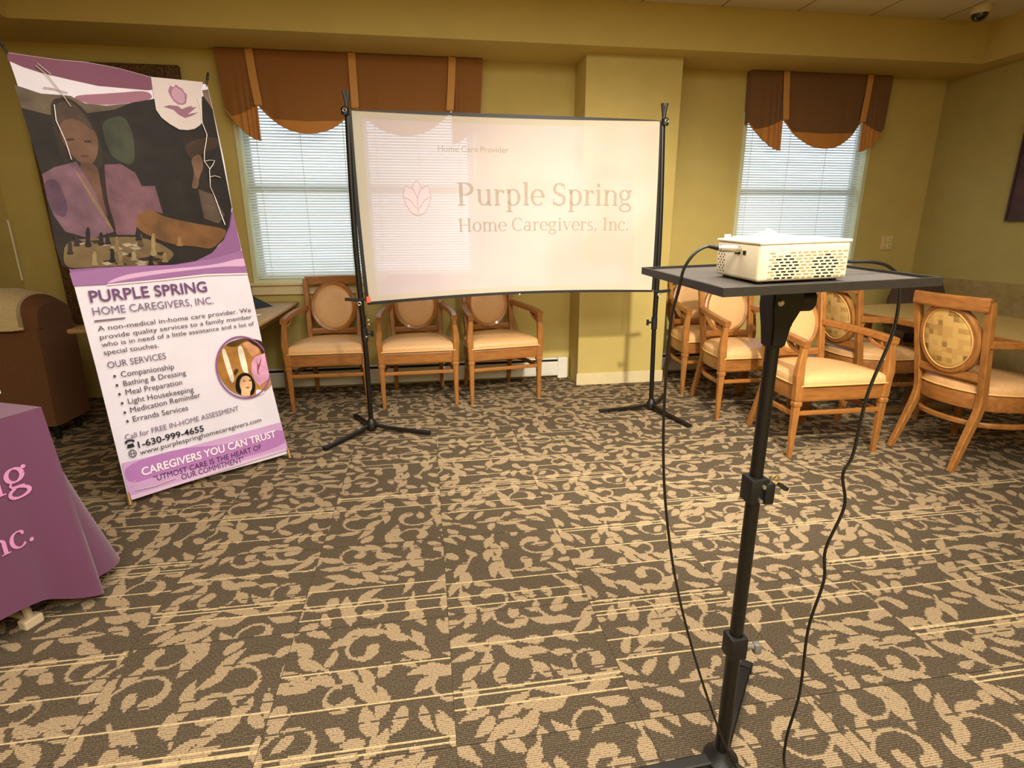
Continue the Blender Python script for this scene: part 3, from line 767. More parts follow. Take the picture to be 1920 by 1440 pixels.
    def pad(sign, thick, nm, m):
        b_ = NB(); rings = []
        for f, o in ((1.0, .0), (.995, .35), (.96, .7), (.85, .9), (.6, .98), (.25, 1.0)):
            rings.append([bp(.147 * f * math.cos(2 * PI * k / 36), zc + .168 * f * math.sin(2 * PI * k / 36), sign * (.006 + thick * o)) for k in range(36)])
        ring_loft(b_, rings); p = obj(nm, b_, m, r, True)
        obj('welt', tube(NB(), [bp(.145 * math.cos(2 * PI * k / 36), zc + .166 * math.sin(2 * PI * k / 36), sign * .018) for k in range(36)], .004, 6, False, True), PIPE, p, True)
        return p
    pad(-1, .028, 'back_pad', VINYL); pad(1, .016, 'back_panel', MOS)['label'] = 'mosaic-patterned fabric on the outside of the back'
    for zz, hh in ((.895, .03), (.545, .03)): pass
    return r
chair0 = make_chair()
def place(src, x, y, rz, label):
    c = src if not src.get('used') else copy_tree(src)
    src['used'] = 1
    c.location = (x, y, 0); c.rotation_euler = (0, 0, math.radians(rz)); c['label'] = label
    return c
CH = [(-.745, 4.105, 0, 'tan wooden armchair under the window, leftmost of the row behind the screen'),
      (-.075, 4.072, 1.5, 'tan-seated wooden armchair below the left half of the screen, middle of the row of three'),
      (.590, 4.100, 9, 'tan wooden armchair below the middle of the screen, turned slightly, beside the column'),
      (2.315, 4.03, -1, 'wooden armchair farthest back beside the column, mostly behind the hanging cable'),
      (2.295, 3.43, -1, 'tan wooden armchair right of the column, second of the file under the projector tray'),
      (2.362, 2.715, -1, 'large tan wooden armchair in front, directly right of the projector stand pole'),
      (3.395, 3.46, 90, 'wooden armchair seen from behind at the table, left of the rightmost chair'),
      (3.390, 2.600, 92, 'rightmost wooden armchair, its mosaic oval back towards us, at the long table')]
for c in CH: place(chair0, *c)
for o in COL.objects:
    if 'used' in o: del o['used']

# ================================================================== LONG TABLE on the right, dark chair behind it, lower items
TT_ = mat('table_laminate', 'b0925a', 0.35, var=0.12, scale=18, coat=.1)
tab = thing('dining_table', 'long tan-topped table with brown wooden edge on the right', 'table', (3.53, 2.55, 0))
obj('tabletop', B((-.395, -1.45, .690), (.395, 1.33, .722), .004), TT_, tab)
eb = NB(); box(eb, (-.412, -1.467, .686), (-.3951, 1.347, .7225), None, .004); box(eb, (.3951, -1.467, .686), (.412, 1.347, .7225), None, .004); box(eb, (-.3951, 1.3301, .686), (.3951, 1.347, .7225)); box(eb, (-.3951, -1.467, .686), (.3951, -1.4501, .7225))
obj('edge_band', eb, WOODH, tab)
for yy in (-.9, .8):
    p = NB(); box(p, (-.06, yy - .05, .03), (.06, yy + .05, .69), None, .01); box(p, (-.30, yy - .045, 0), (.30, yy + .045, .04), None, .01); obj('pedestal', p, mat('pedestal', '8a6a40', .5, var=.2, scale=12), tab)
DK = mat('dark_leather', '3a1d10', 0.45, var=0.25, scale=30)
dc = thing('side_chair', 'dark brown upholstered chair in the corner behind the long table', 'chair', (4.26, 4.08, 0), math.radians(-25))
obj('backrest', ring_loft(NB(), [[(-.24, .20, .44), (.24, .20, .44), (.24, .27, .44), (-.24, .27, .44)], [(-.22, .25, .70), (.22, .25, .70), (.22, .31, .70), (-.22, .31, .70)], [(-.16, .28, .88), (.16, .28, .88), (.16, .33, .88), (-.16, .33, .88)]]), DK, dc)
obj('seat', B((-.24, -.24, .38), (.24, .24, .47), .03), DK, dc, True)
for sx in (-1, 1):
    for sy in (-1, 1): obj('leg', cyl(NB(), (.2 * sx, .2 * sy, .39), (.21 * sx, .21 * sy, 0), .02, .013), WOOD, dc, True)

# ================================================================== LEFT: wall table, picture, items, lounge chair
LT = mat('table_oak', 'ab8a5c', 0.7, var=0.15, scale=8, stretch=(1, 6, 6))
wt = thing('side_table', 'tan wooden table against the back wall behind the standing banner', 'table', (-1.565, 4.15, 0))
obj('tabletop', B((-.535, -.610, .727), (.535, .570, .757), .012, 3), LT, wt, True)
obj('apron', B((-.44, -.50, .655), (.44, .55, .727), .003), mat('apron_oak', '8a6a44', .5, var=.15, scale=9), wt)
for sx in (-1, 1):
    for sy in (-1, 1): obj('leg', B((.40 * sx - .025, .46 * sy - .025 + .02, 0), (.40 * sx + .025, .46 * sy + .025 + .02, .66), .004), mat('apron_oak', '8a6a44', .5), wt)
pf = thing('framed_picture', 'large picture in ornate brown frame on the wall behind the banner', 'picture', (-2.222, YB, 0))
ORN = mat('ornate_frame', '6e4c20', 0.6, var=0.65, scale=60, bump=.9, col2='2e1c0a')
fbm = NB()
for lo, hi in (((-.53, -.045, .62), (-.43, -.002, 2.466)), ((.43, -.045, .62), (.53, -.002, 2.466)), ((-.43, -.045, 2.366), (.43, -.002, 2.466)), ((-.43, -.045, .62), (.43, -.002, .72))): box(fbm, lo, hi, None, .008)
obj('picture_frame', fbm, ORN, pf)
obj('canvas', B((-.43, -.02, .72), (.43, -.004, 2.366)), mat('dark_canvas', '3a2a1c', .6, var=.5, scale=4), pf)
nk = NB(); base = [(-1.43, 4.46), (-1.20, 4.50), (-1.155, 4.40), (-1.27, 4.20), (-1.44, 4.22)]
ring_loft(nk, [[(x, y, .758) for x, y in base], [(-1.42 + (x + 1.42) * .55, 4.38 + (y - 4.38) * .6, .83) for x, y in base], [(-1.42 + (x + 1.42) * .12, 4.38 + (y - 4.38) * .2, .885) for x, y in base]])
tag(obj('folded_napkin', nk, mat('black_cloth', '14141a', .8, bump=.3, scale=30)), 'black folded cloth bag lying on the side table beside the banner', 'bag')
pn = thing('pen', 'small white pen on the side table edge beside the banner', 'pen', (-1.155, 3.885, .762), math.radians(40))
obj('pen_body', tube(NB(), [(-.07, 0, 0), (.04, 0, 0), (.055, 0, 0)], [.005, .005, .002], 8), WHITE, pn, True)
obj('pen_cap', tube(NB(), [(-.075, 0, 0), (-.03, 0, 0)], .006, 8), WHITE, pn, True)
UP = mat('lounge_lit', 'cbb48a', 0.85, var=.15, scale=90, bump=.15, sheen=.15)  # window light on the top painted in as paler upholstery
UPB = mat('lounge_shaded', '6a4426', 0.85, var=.15, scale=90, bump=.15)  # shade on back and right end painted in as brown
sf = thing('lounge_chair', 'upholstered lounge chair, top painted as lit and back as shaded, in the left corner', 'armchair', (-2.585, 3.72, 0), math.radians(0))
bk = NB(); ring_loft(bk, [[(-.38, .02, z), (.21 * f, .02, z), (.23 * f, .08, z), (.23 * f, .36, z), (-.40, .36, z)] for z, f in ((.10, .9), (.45, .97), (.735, 1.0))])
obj('back', bk, UPB, sf, True)
wg = NB(); ring_loft(wg, [[(x, .19 + .17 * math.cos(a), .735 + (.195 - .9 * max(0, x - .17)) * max(0, math.sin(a)) ** .45) for a in [PI * k / 14 for k in range(15)]] for x in (.13, .16, .19, .21, .225)]); obj('shaded_end', wg, UPB, sf, True)
tb_ = NB(); ring_loft(tb_, [[(x, .185 + .205 * math.cos(a), .735 + (.235 - .25 * max(0, abs(x + .08) - .1)) * max(0, math.sin(a)) ** .5) for a in [PI * k / 16 for k in range(17)]] for x in [-.41 + .55 * i / 14 for i in range(15)]]); obj('top_cushion', tb_, UP, sf, True)
obj('piping', tube(NB(), [(-.41, -.024, .738), (-.1, -.026, .738), (.10, -.024, .738), (.16, -.012, .742)], .009, 8), UP, sf, True)
for sx in (-.33, .15):
    for sy in (.08, .30): obj('leg', cyl(NB(), (sx, sy, .11), (sx, sy, 0), .025, .018), BLACKP, sf, True)

# ================================================================== TABLE with purple cloth (bottom left)
CR = Vector((-1.284, 1.948, 0)); A_ = Vector((-.410, -.912, 0)); N_ = Vector((.912, -.410, 0)); TL_, TW_ = 1.83, .76
dt = thing('display_table', 'folding display table hidden under the purple cloth', 'table', CR + A_ * (TL_ / 2) - N_ * (TW_ / 2), math.atan2(A_.y, A_.x))
obj('tabletop', B((-TL_ / 2 + .01, -TW_ / 2 + .01, .70), (TL_ / 2 - .01, TW_ / 2 - .01, .735), .006), mat('table_white', 'cfcabc', .5), dt)
for sx in (-1, 1):
    lg = NB()
    for sy in (-1, 1): tube(lg, [(sx * .70, sy * .28, .70), (sx * .76, sy * .33, .03)], .0125, 8)
    tube(lg, [(sx * .76, -.33, .03), (sx * .76, .33, .03)], .0125, 8); obj('leg_frame', lg, mat('grey_leg', 'b8a890', .5), dt, True)
for sx in (-1, 1):
    for sy in (-1, 1): obj('foot', B((sx * .76 - .03, sy * .33 - .02, .0), (sx * .76 + .03, sy * .33 + .02, .035), .006), mat('foot_beige', 'c8b498', .5), dt)
CLO = mat('purple_cloth', '633356', 0.75, var=.06, scale=300, sheen=.25)
PERI = [TL_, TW_, TL_, TW_]
def cloth_pt(d, z, off=0.0):
    """d = distance round the table edge; 0 is the far right corner, increasing along the front face towards the viewer"""
    P_ = 2 * (TL_ + TW_); d = d % P_
    k = max(0, (.745 - z) / .72)
    e = NE = None
    if d < TL_: p = CR + A_ * d; nrm = N_; s0 = d; s1 = TL_ - d; side = 0
    elif d < TL_ + TW_: q = d - TL_; p = CR + A_ * TL_ - N_ * q; nrm = A_; s0 = q; s1 = TW_ - q; side = 1
    elif d < 2 * TL_ + TW_: q = d - TL_ - TW_; p = CR + A_ * (TL_ - q) - N_ * TW_; nrm = -N_; s0 = q; s1 = TL_ - q; side = 2
    else: q = d - 2 * TL_ - TW_; p = CR - N_ * (TW_ - q); nrm = -A_; s0 = q; s1 = TW_ - q; side = 3
    n2 = Vector(nrm); cs = min(s0, s1)
    # blend the outward direction at corners
    if cs < .10:
        nxt = {0: (-A_ if s0 < s1 else A_), 1: (N_ if s0 < s1 else -N_), 2: (A_ if s0 < s1 else -A_), 3: (-N_ if s0 < s1 else N_)}[side]
        n2 = (nrm + nxt * (1 - cs / .10) * .95).normalized()
    rip = .012 * math.sin(d * 17) * (1 if cs > .3 else .35)
    fl = .012 * k + rip * k
    if side == 0: fl += .055 * k * math.exp(-((s0 - .03) / .045) ** 2) - .020 * k * math.exp(-((s0 - .10) / .05) ** 2)
    if side == 3: fl += (.19 * math.exp(-((s1 - .10) / .085) ** 2) - .03 * math.exp(-((s1 - .02) / .03) ** 2)) * k ** 1.15 * 1.0
    if side in (1, 2): fl += .08 * math.exp(-((cs) / .08) ** 2) * k
    return p + n2 * (fl + .004 + off) + Vector((0, 0, z))
def hem(d):
    P_ = 2 * (TL_ + TW_); d = d % P_; dd = min(d, P_ - d)
    return .10 + .02 * math.sin(d * 4) - .085 * math.exp(-(dd / .10) ** 2) * (1 if d < 1 else .4) - .05 * math.exp(-((P_ - d - .12) / .1) ** 2)
bm = NB(); Pm = 2 * (TL_ + TW_); nd = 420; nz = 18; rows = []
for k in range(nz + 1):
    f = k / nz
    rows.append([bm.verts.new(cloth_pt(i / nd * Pm, .745 + (hem(i / nd * Pm) - .745) * f)) for i in range(nd)])
for k in range(nz):
    for i in range(nd): bm.faces.new((rows[k][i], rows[k][(i + 1) % nd], rows[k + 1][(i + 1) % nd], rows[k + 1][i]))
bm.faces.new([v for v in rows[0]])
cloth = tag(obj('tablecloth', bm, CLO, None, True), 'purple tablecloth with pink lettering draped over the display table', 'tablecloth')
LET = mat('pink_lettering', 'cf8abf', 0.7)
def cmap(xr):
    return lambda x, y, off: cloth_pt(xr - x, y, .003 + off * 3)
def cloth_text(txt, right, base, size, wscale=1.0):
    q, adv = serif_ribbons(txt); wd = adv * size * wscale
    for w_, a, ww in words(txt, wd):
        bmm, _ = serif_mesh(w_, lambda x, y, off: cloth_pt(right + (wd - x), y, .003 + off * 3), size, a, base, ww)
        obj('lettering', bmm, LET, cloth)
cloth_text('Purple Spring', .082, .506, .145, .98)
cloth_text('Home Caregivers, Inc.', .108, .318, .112, .98)
# snacks on the table
tray = thing('snack_tray', 'small brown tray at the back edge of the purple table', 'tray', (-1.590, 2.06, .746), math.radians(-24))
obj('tray_base', B((-.09, -.07, 0), (.06, .07, .008), .003), mat('tray_brown', '6a4022', .5, var=.2, scale=20), tray)
rim = NB(); box(rim, (-.09, -.07, .008), (-.084, .07, .022)); box(rim, (.054, -.07, .008), (.06, .07, .022)); box(rim, (-.084, .064, .008), (.054, .07, .022)); box(rim, (-.084, -.07, .008), (.054, -.064, .022)); obj('tray_rim', rim, mat('tray_brown', '6a4022', .5), tray)
tag(obj('bread_roll', lathe(NB(), [(.012, .756), (.034, .762), (.040, .778), (.030, .796), (.010, .803)], 18, (-1.555, 2.055)), mat('bread', 'd9a45c', .7, var=.2, scale=40), None, True), 'round tan bread roll on the snack tray at left edge', 'bread roll')
def wrapper(loc, rz, label, sc_=1.0):
    b_ = NB(); rr = random.Random(int(loc[0] * 1000)); g = [[b_.verts.new(((i - 3) * .010 * sc_, rr.uniform(-.006, .006), j * .010 * sc_ + rr.uniform(-.002, .002))) for i in range(7)] for j in range(6)]
    for j in range(5):
        for i in range(6): b_.faces.new((g[j][i], g[j][i + 1], g[j + 1][i + 1], g[j + 1][i]))
    o = obj('snack_wrapper', b_, mat('foil_white', 'd4dcec', .25, metal=.3, var=.2, scale=60)); o.location = loc; o.rotation_euler = (-.25, 0, rz)
    s_ = o.modifiers.new('s', 'SOLIDIFY'); s_.thickness = .0015
    return tag(o, label, 'wrapper')
wrapper((-1.532, 2.10, .755), .6, 'white shiny snack wrapper standing beside the bread roll')

# ================================================================== STANDING BANNER
SHEET = [(-0.0376, 2.0597), (0.0481, 2.0619), (0.1421, 2.065), (0.2426, 2.0756), (0.3675, 2.0734), (0.5211, 2.0545), (0.6411, 2.0524), (0.7664, 2.066), (0.7709, 1.9531), (0.777, 1.6778), (0.7691, 1.3938), (0.7841, 0.9822), (0.7912, 0.4737), (0.8138, 0.0), (0.6844, -0.0007), (0.3972, 0.0014), (0.1426, -0.0022), (0.0063, -0.0022), (0.0068, 0.2366), (0.005, 0.6606), (-0.0016, 1.0404), (-0.0125, 1.3792), (-0.0183, 1.7263), (-0.0282, 1.9481)]
PRINT = [
 ('purple_band','7a4a62',[(-0.038,2.058),(0.01,2.055),(0.081,2.049),(0.176,2.06),(0.25,2.061),(0.377,2.056),(0.504,2.055),(0.499,1.994),(0.477,1.988),(0.27,1.974),(0.162,1.984),(0.065,1.995),(0.006,2.008),(-0.04,2.026)]),
 ('lilac_swoosh','9a6a80',[(0.153,1.912),(0.33,1.951),(0.477,1.988),(0.498,1.951),(0.39,1.915),(0.285,1.889),(0.203,1.886)]),
 ('dark_photo','2c241f',[(-0.034,1.832),(0.058,1.817),(0.181,1.837),(0.315,1.874),(0.39,1.915),(0.498,1.951),(0.738,2.0),(0.766,1.938),(0.771,1.427),(0.733,1.321),(0.69,1.251),(0.619,1.183),(0.531,1.143),(0.376,1.123),(0.104,1.131),(-0.002,1.126),(-0.028,1.143),(-0.034,1.232),(-0.019,1.527)]),
 ('curtain','7a6858',[(-0.04,1.927),(0.047,1.904),(0.153,1.911),(0.203,1.886),(0.285,1.887),(0.39,1.914),(0.315,1.873),(0.181,1.836),(0.058,1.815),(-0.032,1.831)]),
 ('garden','4a4d3c',[(0.252,1.814),(0.351,1.857),(0.375,1.768),(0.351,1.612),(0.268,1.636),(0.247,1.724)]),
 ('hair','3c2c24',[(0.072,1.885),(0.152,1.905),(0.207,1.844),(0.233,1.752),(0.223,1.602),(0.165,1.568),(0.115,1.594),(0.063,1.605),(0.059,1.732)]),
 ('face','86604c',[(0.118,1.825),(0.169,1.839),(0.208,1.786),(0.225,1.729),(0.207,1.653),(0.171,1.598),(0.13,1.61),(0.102,1.651),(0.083,1.707),(0.083,1.764)]),
 ('hairline','5e4a3e',[(0.085,1.863),(0.143,1.893),(0.193,1.835),(0.22,1.751),(0.163,1.81),(0.108,1.802),(0.071,1.748)]),
 ('eyes','4a3428',[(0.097,1.715),(0.128,1.722),(0.132,1.712),(0.1,1.704)]),
 ('eyes','4a3428',[(0.166,1.716),(0.195,1.718),(0.193,1.708),(0.167,1.705)]),
 ('mouth','6a3f38',[(0.137,1.647),(0.175,1.65),(0.167,1.638),(0.141,1.636)]),
 ('neck','7a5644',[(0.119,1.616),(0.199,1.611),(0.189,1.495),(0.201,1.327),(0.15,1.493)]),
 ('cardigan','8a6478',[(-0.019,1.549),(0.03,1.584),(0.119,1.616),(0.153,1.508),(0.202,1.296),(0.105,1.263),(0.014,1.297),(-0.013,1.37),(-0.022,1.442)]),
 ('cardigan','8a6070',[(0.224,1.61),(0.291,1.619),(0.345,1.58),(0.36,1.518),(0.417,1.522),(0.427,1.385),(0.38,1.4),(0.318,1.375),(0.286,1.28),(0.209,1.281),(0.201,1.457)]),
 ('sleeve_shade','6c4c66',[(-0.021,1.52),(0.032,1.538),(0.049,1.415),(0.026,1.356),(-0.011,1.377),(-0.022,1.442)]),
 ('lapel','a08060',[(0.103,1.579),(0.115,1.565),(0.203,1.304),(0.194,1.293),(0.141,1.448)]),
 ('necklace','3a2024',[(0.203,1.601),(0.221,1.594),(0.203,1.435),(0.213,1.304),(0.197,1.304),(0.186,1.449)]),
 ('man_hair','4c3526',[(0.583,1.727),(0.646,1.77),(0.768,1.8),(0.765,1.745),(0.68,1.703),(0.636,1.683),(0.609,1.664)]),
 ('man_face','8a6450',[(0.607,1.672),(0.664,1.702),(0.667,1.635),(0.631,1.574),(0.616,1.515),(0.581,1.52),(0.616,1.598)]),
 ('man_shirt','6a5648',[(0.616,1.515),(0.679,1.492),(0.724,1.382),(0.682,1.338),(0.614,1.363)]),
 ('arm','8c6038',[(0.3,1.351),(0.328,1.387),(0.374,1.408),(0.431,1.369),(0.554,1.339),(0.719,1.31),(0.702,1.268),(0.623,1.2),(0.546,1.219),(0.433,1.23),(0.322,1.288),(0.297,1.32)]),
 ('board','8a724e',[(0.006,1.257),(0.145,1.27),(0.305,1.272),(0.397,1.23),(0.446,1.18),(0.376,1.126),(0.105,1.133),(-0.001,1.129),(-0.022,1.158)]),
 ('board_square','3a2a1c',[(0.347,1.144),(0.381,1.149),(0.401,1.135),(0.366,1.13)]),
 ('board_square','c8b8a0',[(0.035,1.248),(0.064,1.253),(0.08,1.241),(0.051,1.235)]),
 ('board_square','3a2a1c',[(0.305,1.17),(0.338,1.175),(0.356,1.161),(0.323,1.156)]),
 ('board_square','c8b8a0',[(0.25,1.219),(0.282,1.225),(0.3,1.212),(0.268,1.206)]),
 ('board_square','3a2a1c',[(0.22,1.187),(0.251,1.192),(0.269,1.179),(0.237,1.174)]),
 ('board_square','c8b8a0',[(0.22,1.236),(0.252,1.242),(0.269,1.229),(0.238,1.223)]),
 ('board_square','3a2a1c',[(0.16,1.212),(0.19,1.218),(0.208,1.204),(0.177,1.199)]),
 ('board_square','c8b8a0',[(0.256,1.143),(0.288,1.148),(0.306,1.134),(0.274,1.129)]),
 ('board_square','3a2a1c',[(0.354,1.19),(0.388,1.195),(0.407,1.182),(0.373,1.176)]),
 ('board_square','c8b8a0',[(0.168,1.225),(0.198,1.231),(0.216,1.218),(0.185,1.213)]),
 ('board_square','3a2a1c',[(0.029,1.254),(0.058,1.259),(0.074,1.247),(0.045,1.241)]),
 ('board_square','c8b8a0',[(0.174,1.22),(0.204,1.225),(0.222,1.212),(0.191,1.207)]),
 ('board_square','3a2a1c',[(0.131,1.159),(0.161,1.164),(0.178,1.151),(0.148,1.146)]),
 ('board_square','c8b8a0',[(0.191,1.193),(0.222,1.198),(0.24,1.185),(0.208,1.18)]),
 ('board_square','3a2a1c',[(0.098,1.253),(0.128,1.258),(0.144,1.246),(0.115,1.24)]),
 ('board_square','c8b8a0',[(0.127,1.24),(0.157,1.246),(0.174,1.233),(0.144,1.228)]),
 ('board_square','3a2a1c',[(0.176,1.146),(0.207,1.151),(0.224,1.137),(0.193,1.132)]),
 ('board_square','c8b8a0',[(0.255,1.233),(0.287,1.239),(0.305,1.226),(0.273,1.22)]),
 ('board_square','3a2a1c',[(0.326,1.162),(0.359,1.167),(0.378,1.154),(0.345,1.148)]),
 ('board_square','c8b8a0',[(0.262,1.152),(0.294,1.157),(0.312,1.144),(0.28,1.139)]),
 ('board_square','3a2a1c',[(0.275,1.165),(0.308,1.17),(0.326,1.156),(0.293,1.151)]),
 ('board_square','c8b8a0',[(0.12,1.15),(0.15,1.155),(0.167,1.142),(0.137,1.137)]),
 ('chess_piece','2a2022',[(0.07,1.226),(0.084,1.257),(0.088,1.289),(0.098,1.316),(0.107,1.316),(0.106,1.288),(0.098,1.257),(0.102,1.225)]),
 ('chess_piece','3a2a30',[(0.029,1.23),(0.039,1.248),(0.041,1.267),(0.048,1.282),(0.057,1.282),(0.058,1.266),(0.053,1.248),(0.059,1.23)]),
 ('chess_piece','40302c',[(-0.003,1.194),(0.009,1.215),(0.011,1.235),(0.018,1.253),(0.027,1.253),(0.028,1.235),(0.022,1.214),(0.027,1.193)]),
 ('chess_piece','2c2226',[(0.122,1.232),(0.134,1.253),(0.136,1.275),(0.144,1.293),(0.153,1.293),(0.154,1.274),(0.148,1.253),(0.154,1.232)]),
 ('chess_piece','30262a',[(0.148,1.236),(0.16,1.254),(0.161,1.273),(0.169,1.289),(0.178,1.289),(0.179,1.273),(0.174,1.254),(0.18,1.235)]),
 ('chess_piece','a08458',[(0.176,1.196),(0.189,1.223),(0.193,1.25),(0.202,1.273),(0.211,1.273),(0.211,1.25),(0.204,1.223),(0.209,1.195)]),
 ('chess_piece','241c1a',[(0.151,1.151),(0.163,1.172),(0.165,1.193),(0.173,1.212),(0.182,1.212),(0.183,1.193),(0.177,1.171),(0.183,1.149)]),
 ('chess_piece','a89066',[(0.18,1.134),(0.193,1.158),(0.196,1.182),(0.205,1.203),(0.214,1.203),(0.214,1.182),(0.207,1.157),(0.213,1.132)]),
 ('chess_piece','b09a70',[(0.078,1.138),(0.09,1.162),(0.093,1.186),(0.102,1.206),(0.11,1.206),(0.111,1.185),(0.104,1.161),(0.11,1.137)]),
 ('chess_piece','6a5034',[(0.279,1.225),(0.292,1.247),(0.294,1.269),(0.303,1.288),(0.312,1.288),(0.314,1.269),(0.307,1.247),(0.314,1.224)]),
 ('chess_piece','2c2220',[(0.278,1.253),(0.29,1.272),(0.292,1.291),(0.3,1.308),(0.309,1.308),(0.311,1.291),(0.305,1.272),(0.312,1.252)]),
 ('chess_piece','b09868',[(0.326,1.175),(0.342,1.215),(0.347,1.254),(0.359,1.288),(0.369,1.288),(0.367,1.254),(0.357,1.214),(0.361,1.174)]),
 ('chess_piece','c0ac84',[(0.238,1.155),(0.249,1.171),(0.251,1.188),(0.258,1.202),(0.268,1.201),(0.27,1.187),(0.265,1.17),(0.272,1.153)]),
 ('chess_piece','241c1a',[(0.305,1.126),(0.317,1.144),(0.319,1.162),(0.327,1.178),(0.337,1.178),(0.339,1.162),(0.333,1.143),(0.341,1.125)]),
 ('chess_piece','a88c60',[(0.369,1.141),(0.381,1.158),(0.382,1.175),(0.39,1.19),(0.401,1.189),(0.403,1.175),(0.397,1.157),(0.406,1.14)]),
 ('chess_piece','a07c50',[(0.451,1.221),(0.464,1.238),(0.465,1.256),(0.473,1.271),(0.484,1.27),(0.486,1.255),(0.48,1.238),(0.489,1.22)]),
 ('side_purple','8a5e90',[(0.772,1.418),(0.77,1.347),(0.76,1.214),(0.761,1.129),(0.646,1.11),(0.371,1.1),(-0.007,1.083),(-0.005,1.124),(0.104,1.129),(0.376,1.121),(0.531,1.141),(0.619,1.181),(0.692,1.249),(0.735,1.319)]),
 ('purple_base','9a6ca2',[(-0.008,1.109),(0.175,1.129),(0.444,1.127),(0.621,1.152),(0.79,1.19),(0.79,1.065),(0.561,1.073),(0.35,1.059),(0.123,1.048),(-0.005,1.049)]),
 ('lilac_wave','d2aad2',[(0.116,1.049),(0.156,1.072),(0.219,1.092),(0.359,1.105),(0.614,1.117),(0.787,1.156),(0.79,1.101),(0.658,1.109),(0.355,1.086),(0.214,1.068)]),
 ('white_wave','e6dce6',[(0.123,1.048),(0.35,1.058),(0.561,1.072),(0.788,1.066),(0.789,1.058),(0.559,1.063),(0.348,1.05),(0.122,1.042)]),
 ('badge','cdc0c2',[(0.503,2.054),(0.627,2.063),(0.746,2.071),(0.727,2.03),(0.727,2.001),(0.72,1.967),(0.703,1.863),(0.688,1.846),(0.658,1.824),(0.622,1.813),(0.583,1.812),(0.544,1.834),(0.512,1.861),(0.495,1.896),(0.498,1.962)]),
 ('tulip','9a6c88',[(0.582,2.026),(0.597,2.02),(0.611,2.036),(0.625,2.025),(0.638,2.021),(0.645,2.002),(0.655,1.995),(0.642,1.949),(0.624,1.938),(0.602,1.937),(0.583,1.952),(0.572,1.979),(0.568,1.996)]),
 ('tulip_light','b890a6',[(0.589,2.01),(0.608,2.025),(0.623,2.016),(0.633,2.012),(0.643,1.99),(0.636,1.954),(0.62,1.943),(0.604,1.946),(0.588,1.961),(0.58,1.983)]),
 ('hand','8e6478',[(0.531,1.915),(0.56,1.928),(0.601,1.929),(0.615,1.916),(0.645,1.932),(0.67,1.941),(0.662,1.931),(0.689,1.937),(0.658,1.91),(0.638,1.893),(0.662,1.902),(0.692,1.911),(0.66,1.89),(0.623,1.873),(0.592,1.887),(0.575,1.907)]),
 ('bottom_lilac','cda4d6',[(0.013,0.185),(0.195,0.182),(0.433,0.187),(0.814,0.195),(0.824,0.025),(0.492,0.017),(0.011,-0.005)]),
 ('bottom_purple','b47cbe',[(0.012,0.171),(0.262,0.191),(0.516,0.139),(0.82,0.163),(0.823,0.052),(0.406,0.049),(0.158,0.079),(0.018,0.069)]),
 ('bottom_pale','dcc0e4',[(0.011,0.015),(0.228,0.017),(0.495,0.032),(0.823,0.033),(0.826,0.023),(0.491,0.012),(0.012,-0.007)]),
 ('room','a8763a',[(0.55,0.661),(0.611,0.698),(0.685,0.71),(0.75,0.696),(0.79,0.676),(0.799,0.647),(0.805,0.586),(0.802,0.51),(0.805,0.445),(0.783,0.412),(0.734,0.386),(0.688,0.376),(0.647,0.383),(0.596,0.409),(0.561,0.443),(0.532,0.501),(0.523,0.56),(0.531,0.616)]),
 ('curtain_white','ece0d0',[(0.561,0.654),(0.582,0.674),(0.592,0.603),(0.6,0.502),(0.596,0.48),(0.578,0.471)]),
 ('curtain_white','f0e6d6',[(0.646,0.667),(0.677,0.67),(0.682,0.507),(0.663,0.511),(0.648,0.535)]),
 ('brown_top','5a4020',[(0.611,0.698),(0.685,0.71),(0.75,0.696),(0.79,0.676),(0.792,0.654),(0.745,0.667),(0.709,0.69),(0.68,0.685),(0.643,0.665),(0.586,0.679)]),
 ('nurse_hair','352416',[(0.711,0.702),(0.75,0.695),(0.769,0.676),(0.793,0.663),(0.793,0.618),(0.769,0.598),(0.766,0.643),(0.718,0.677)]),
 ('nurse_face','c8906c',[(0.683,0.685),(0.709,0.69),(0.733,0.666),(0.755,0.645),(0.761,0.617),(0.732,0.604),(0.717,0.599),(0.7,0.626),(0.698,0.647),(0.681,0.662)]),
 ('nurse_top','d69cc0',[(0.731,0.598),(0.758,0.602),(0.792,0.609),(0.802,0.568),(0.797,0.483),(0.802,0.464),(0.725,0.43),(0.713,0.445),(0.703,0.465),(0.696,0.514),(0.706,0.566)]),
 ('nurse_beads','8a4a58',[(0.738,0.591),(0.737,0.537),(0.769,0.598),(0.754,0.552),(0.732,0.513),(0.736,0.488),(0.724,0.503),(0.734,0.555)]),
 ('nurse_arm','b07c58',[(0.715,0.426),(0.754,0.446),(0.802,0.461),(0.8,0.433),(0.751,0.4),(0.729,0.405)]),
 ('sheet_white','e0d8e4',[(0.702,0.416),(0.745,0.396),(0.746,0.389),(0.723,0.376),(0.695,0.379)]),
 ('lady_hair','1c1210',[(0.597,0.456),(0.613,0.5),(0.642,0.518),(0.67,0.516),(0.689,0.497),(0.703,0.453),(0.699,0.414),(0.678,0.382),(0.618,0.395),(0.595,0.421)]),
 ('lady_face','eebb90',[(0.644,0.5),(0.672,0.498),(0.685,0.477),(0.687,0.45),(0.68,0.421),(0.667,0.406),(0.663,0.381),(0.615,0.394),(0.623,0.421),(0.619,0.454),(0.626,0.479)]),
 ('lady_mouth','9a4030',[(0.643,0.439),(0.672,0.433),(0.661,0.426),(0.653,0.43)]),
 ('lady_eyes','5a3420',[(0.642,0.476),(0.655,0.475),(0.654,0.47),(0.642,0.47)]),
 ('lady_eyes','5a3420',[(0.673,0.475),(0.687,0.472),(0.685,0.464),(0.673,0.466)]),
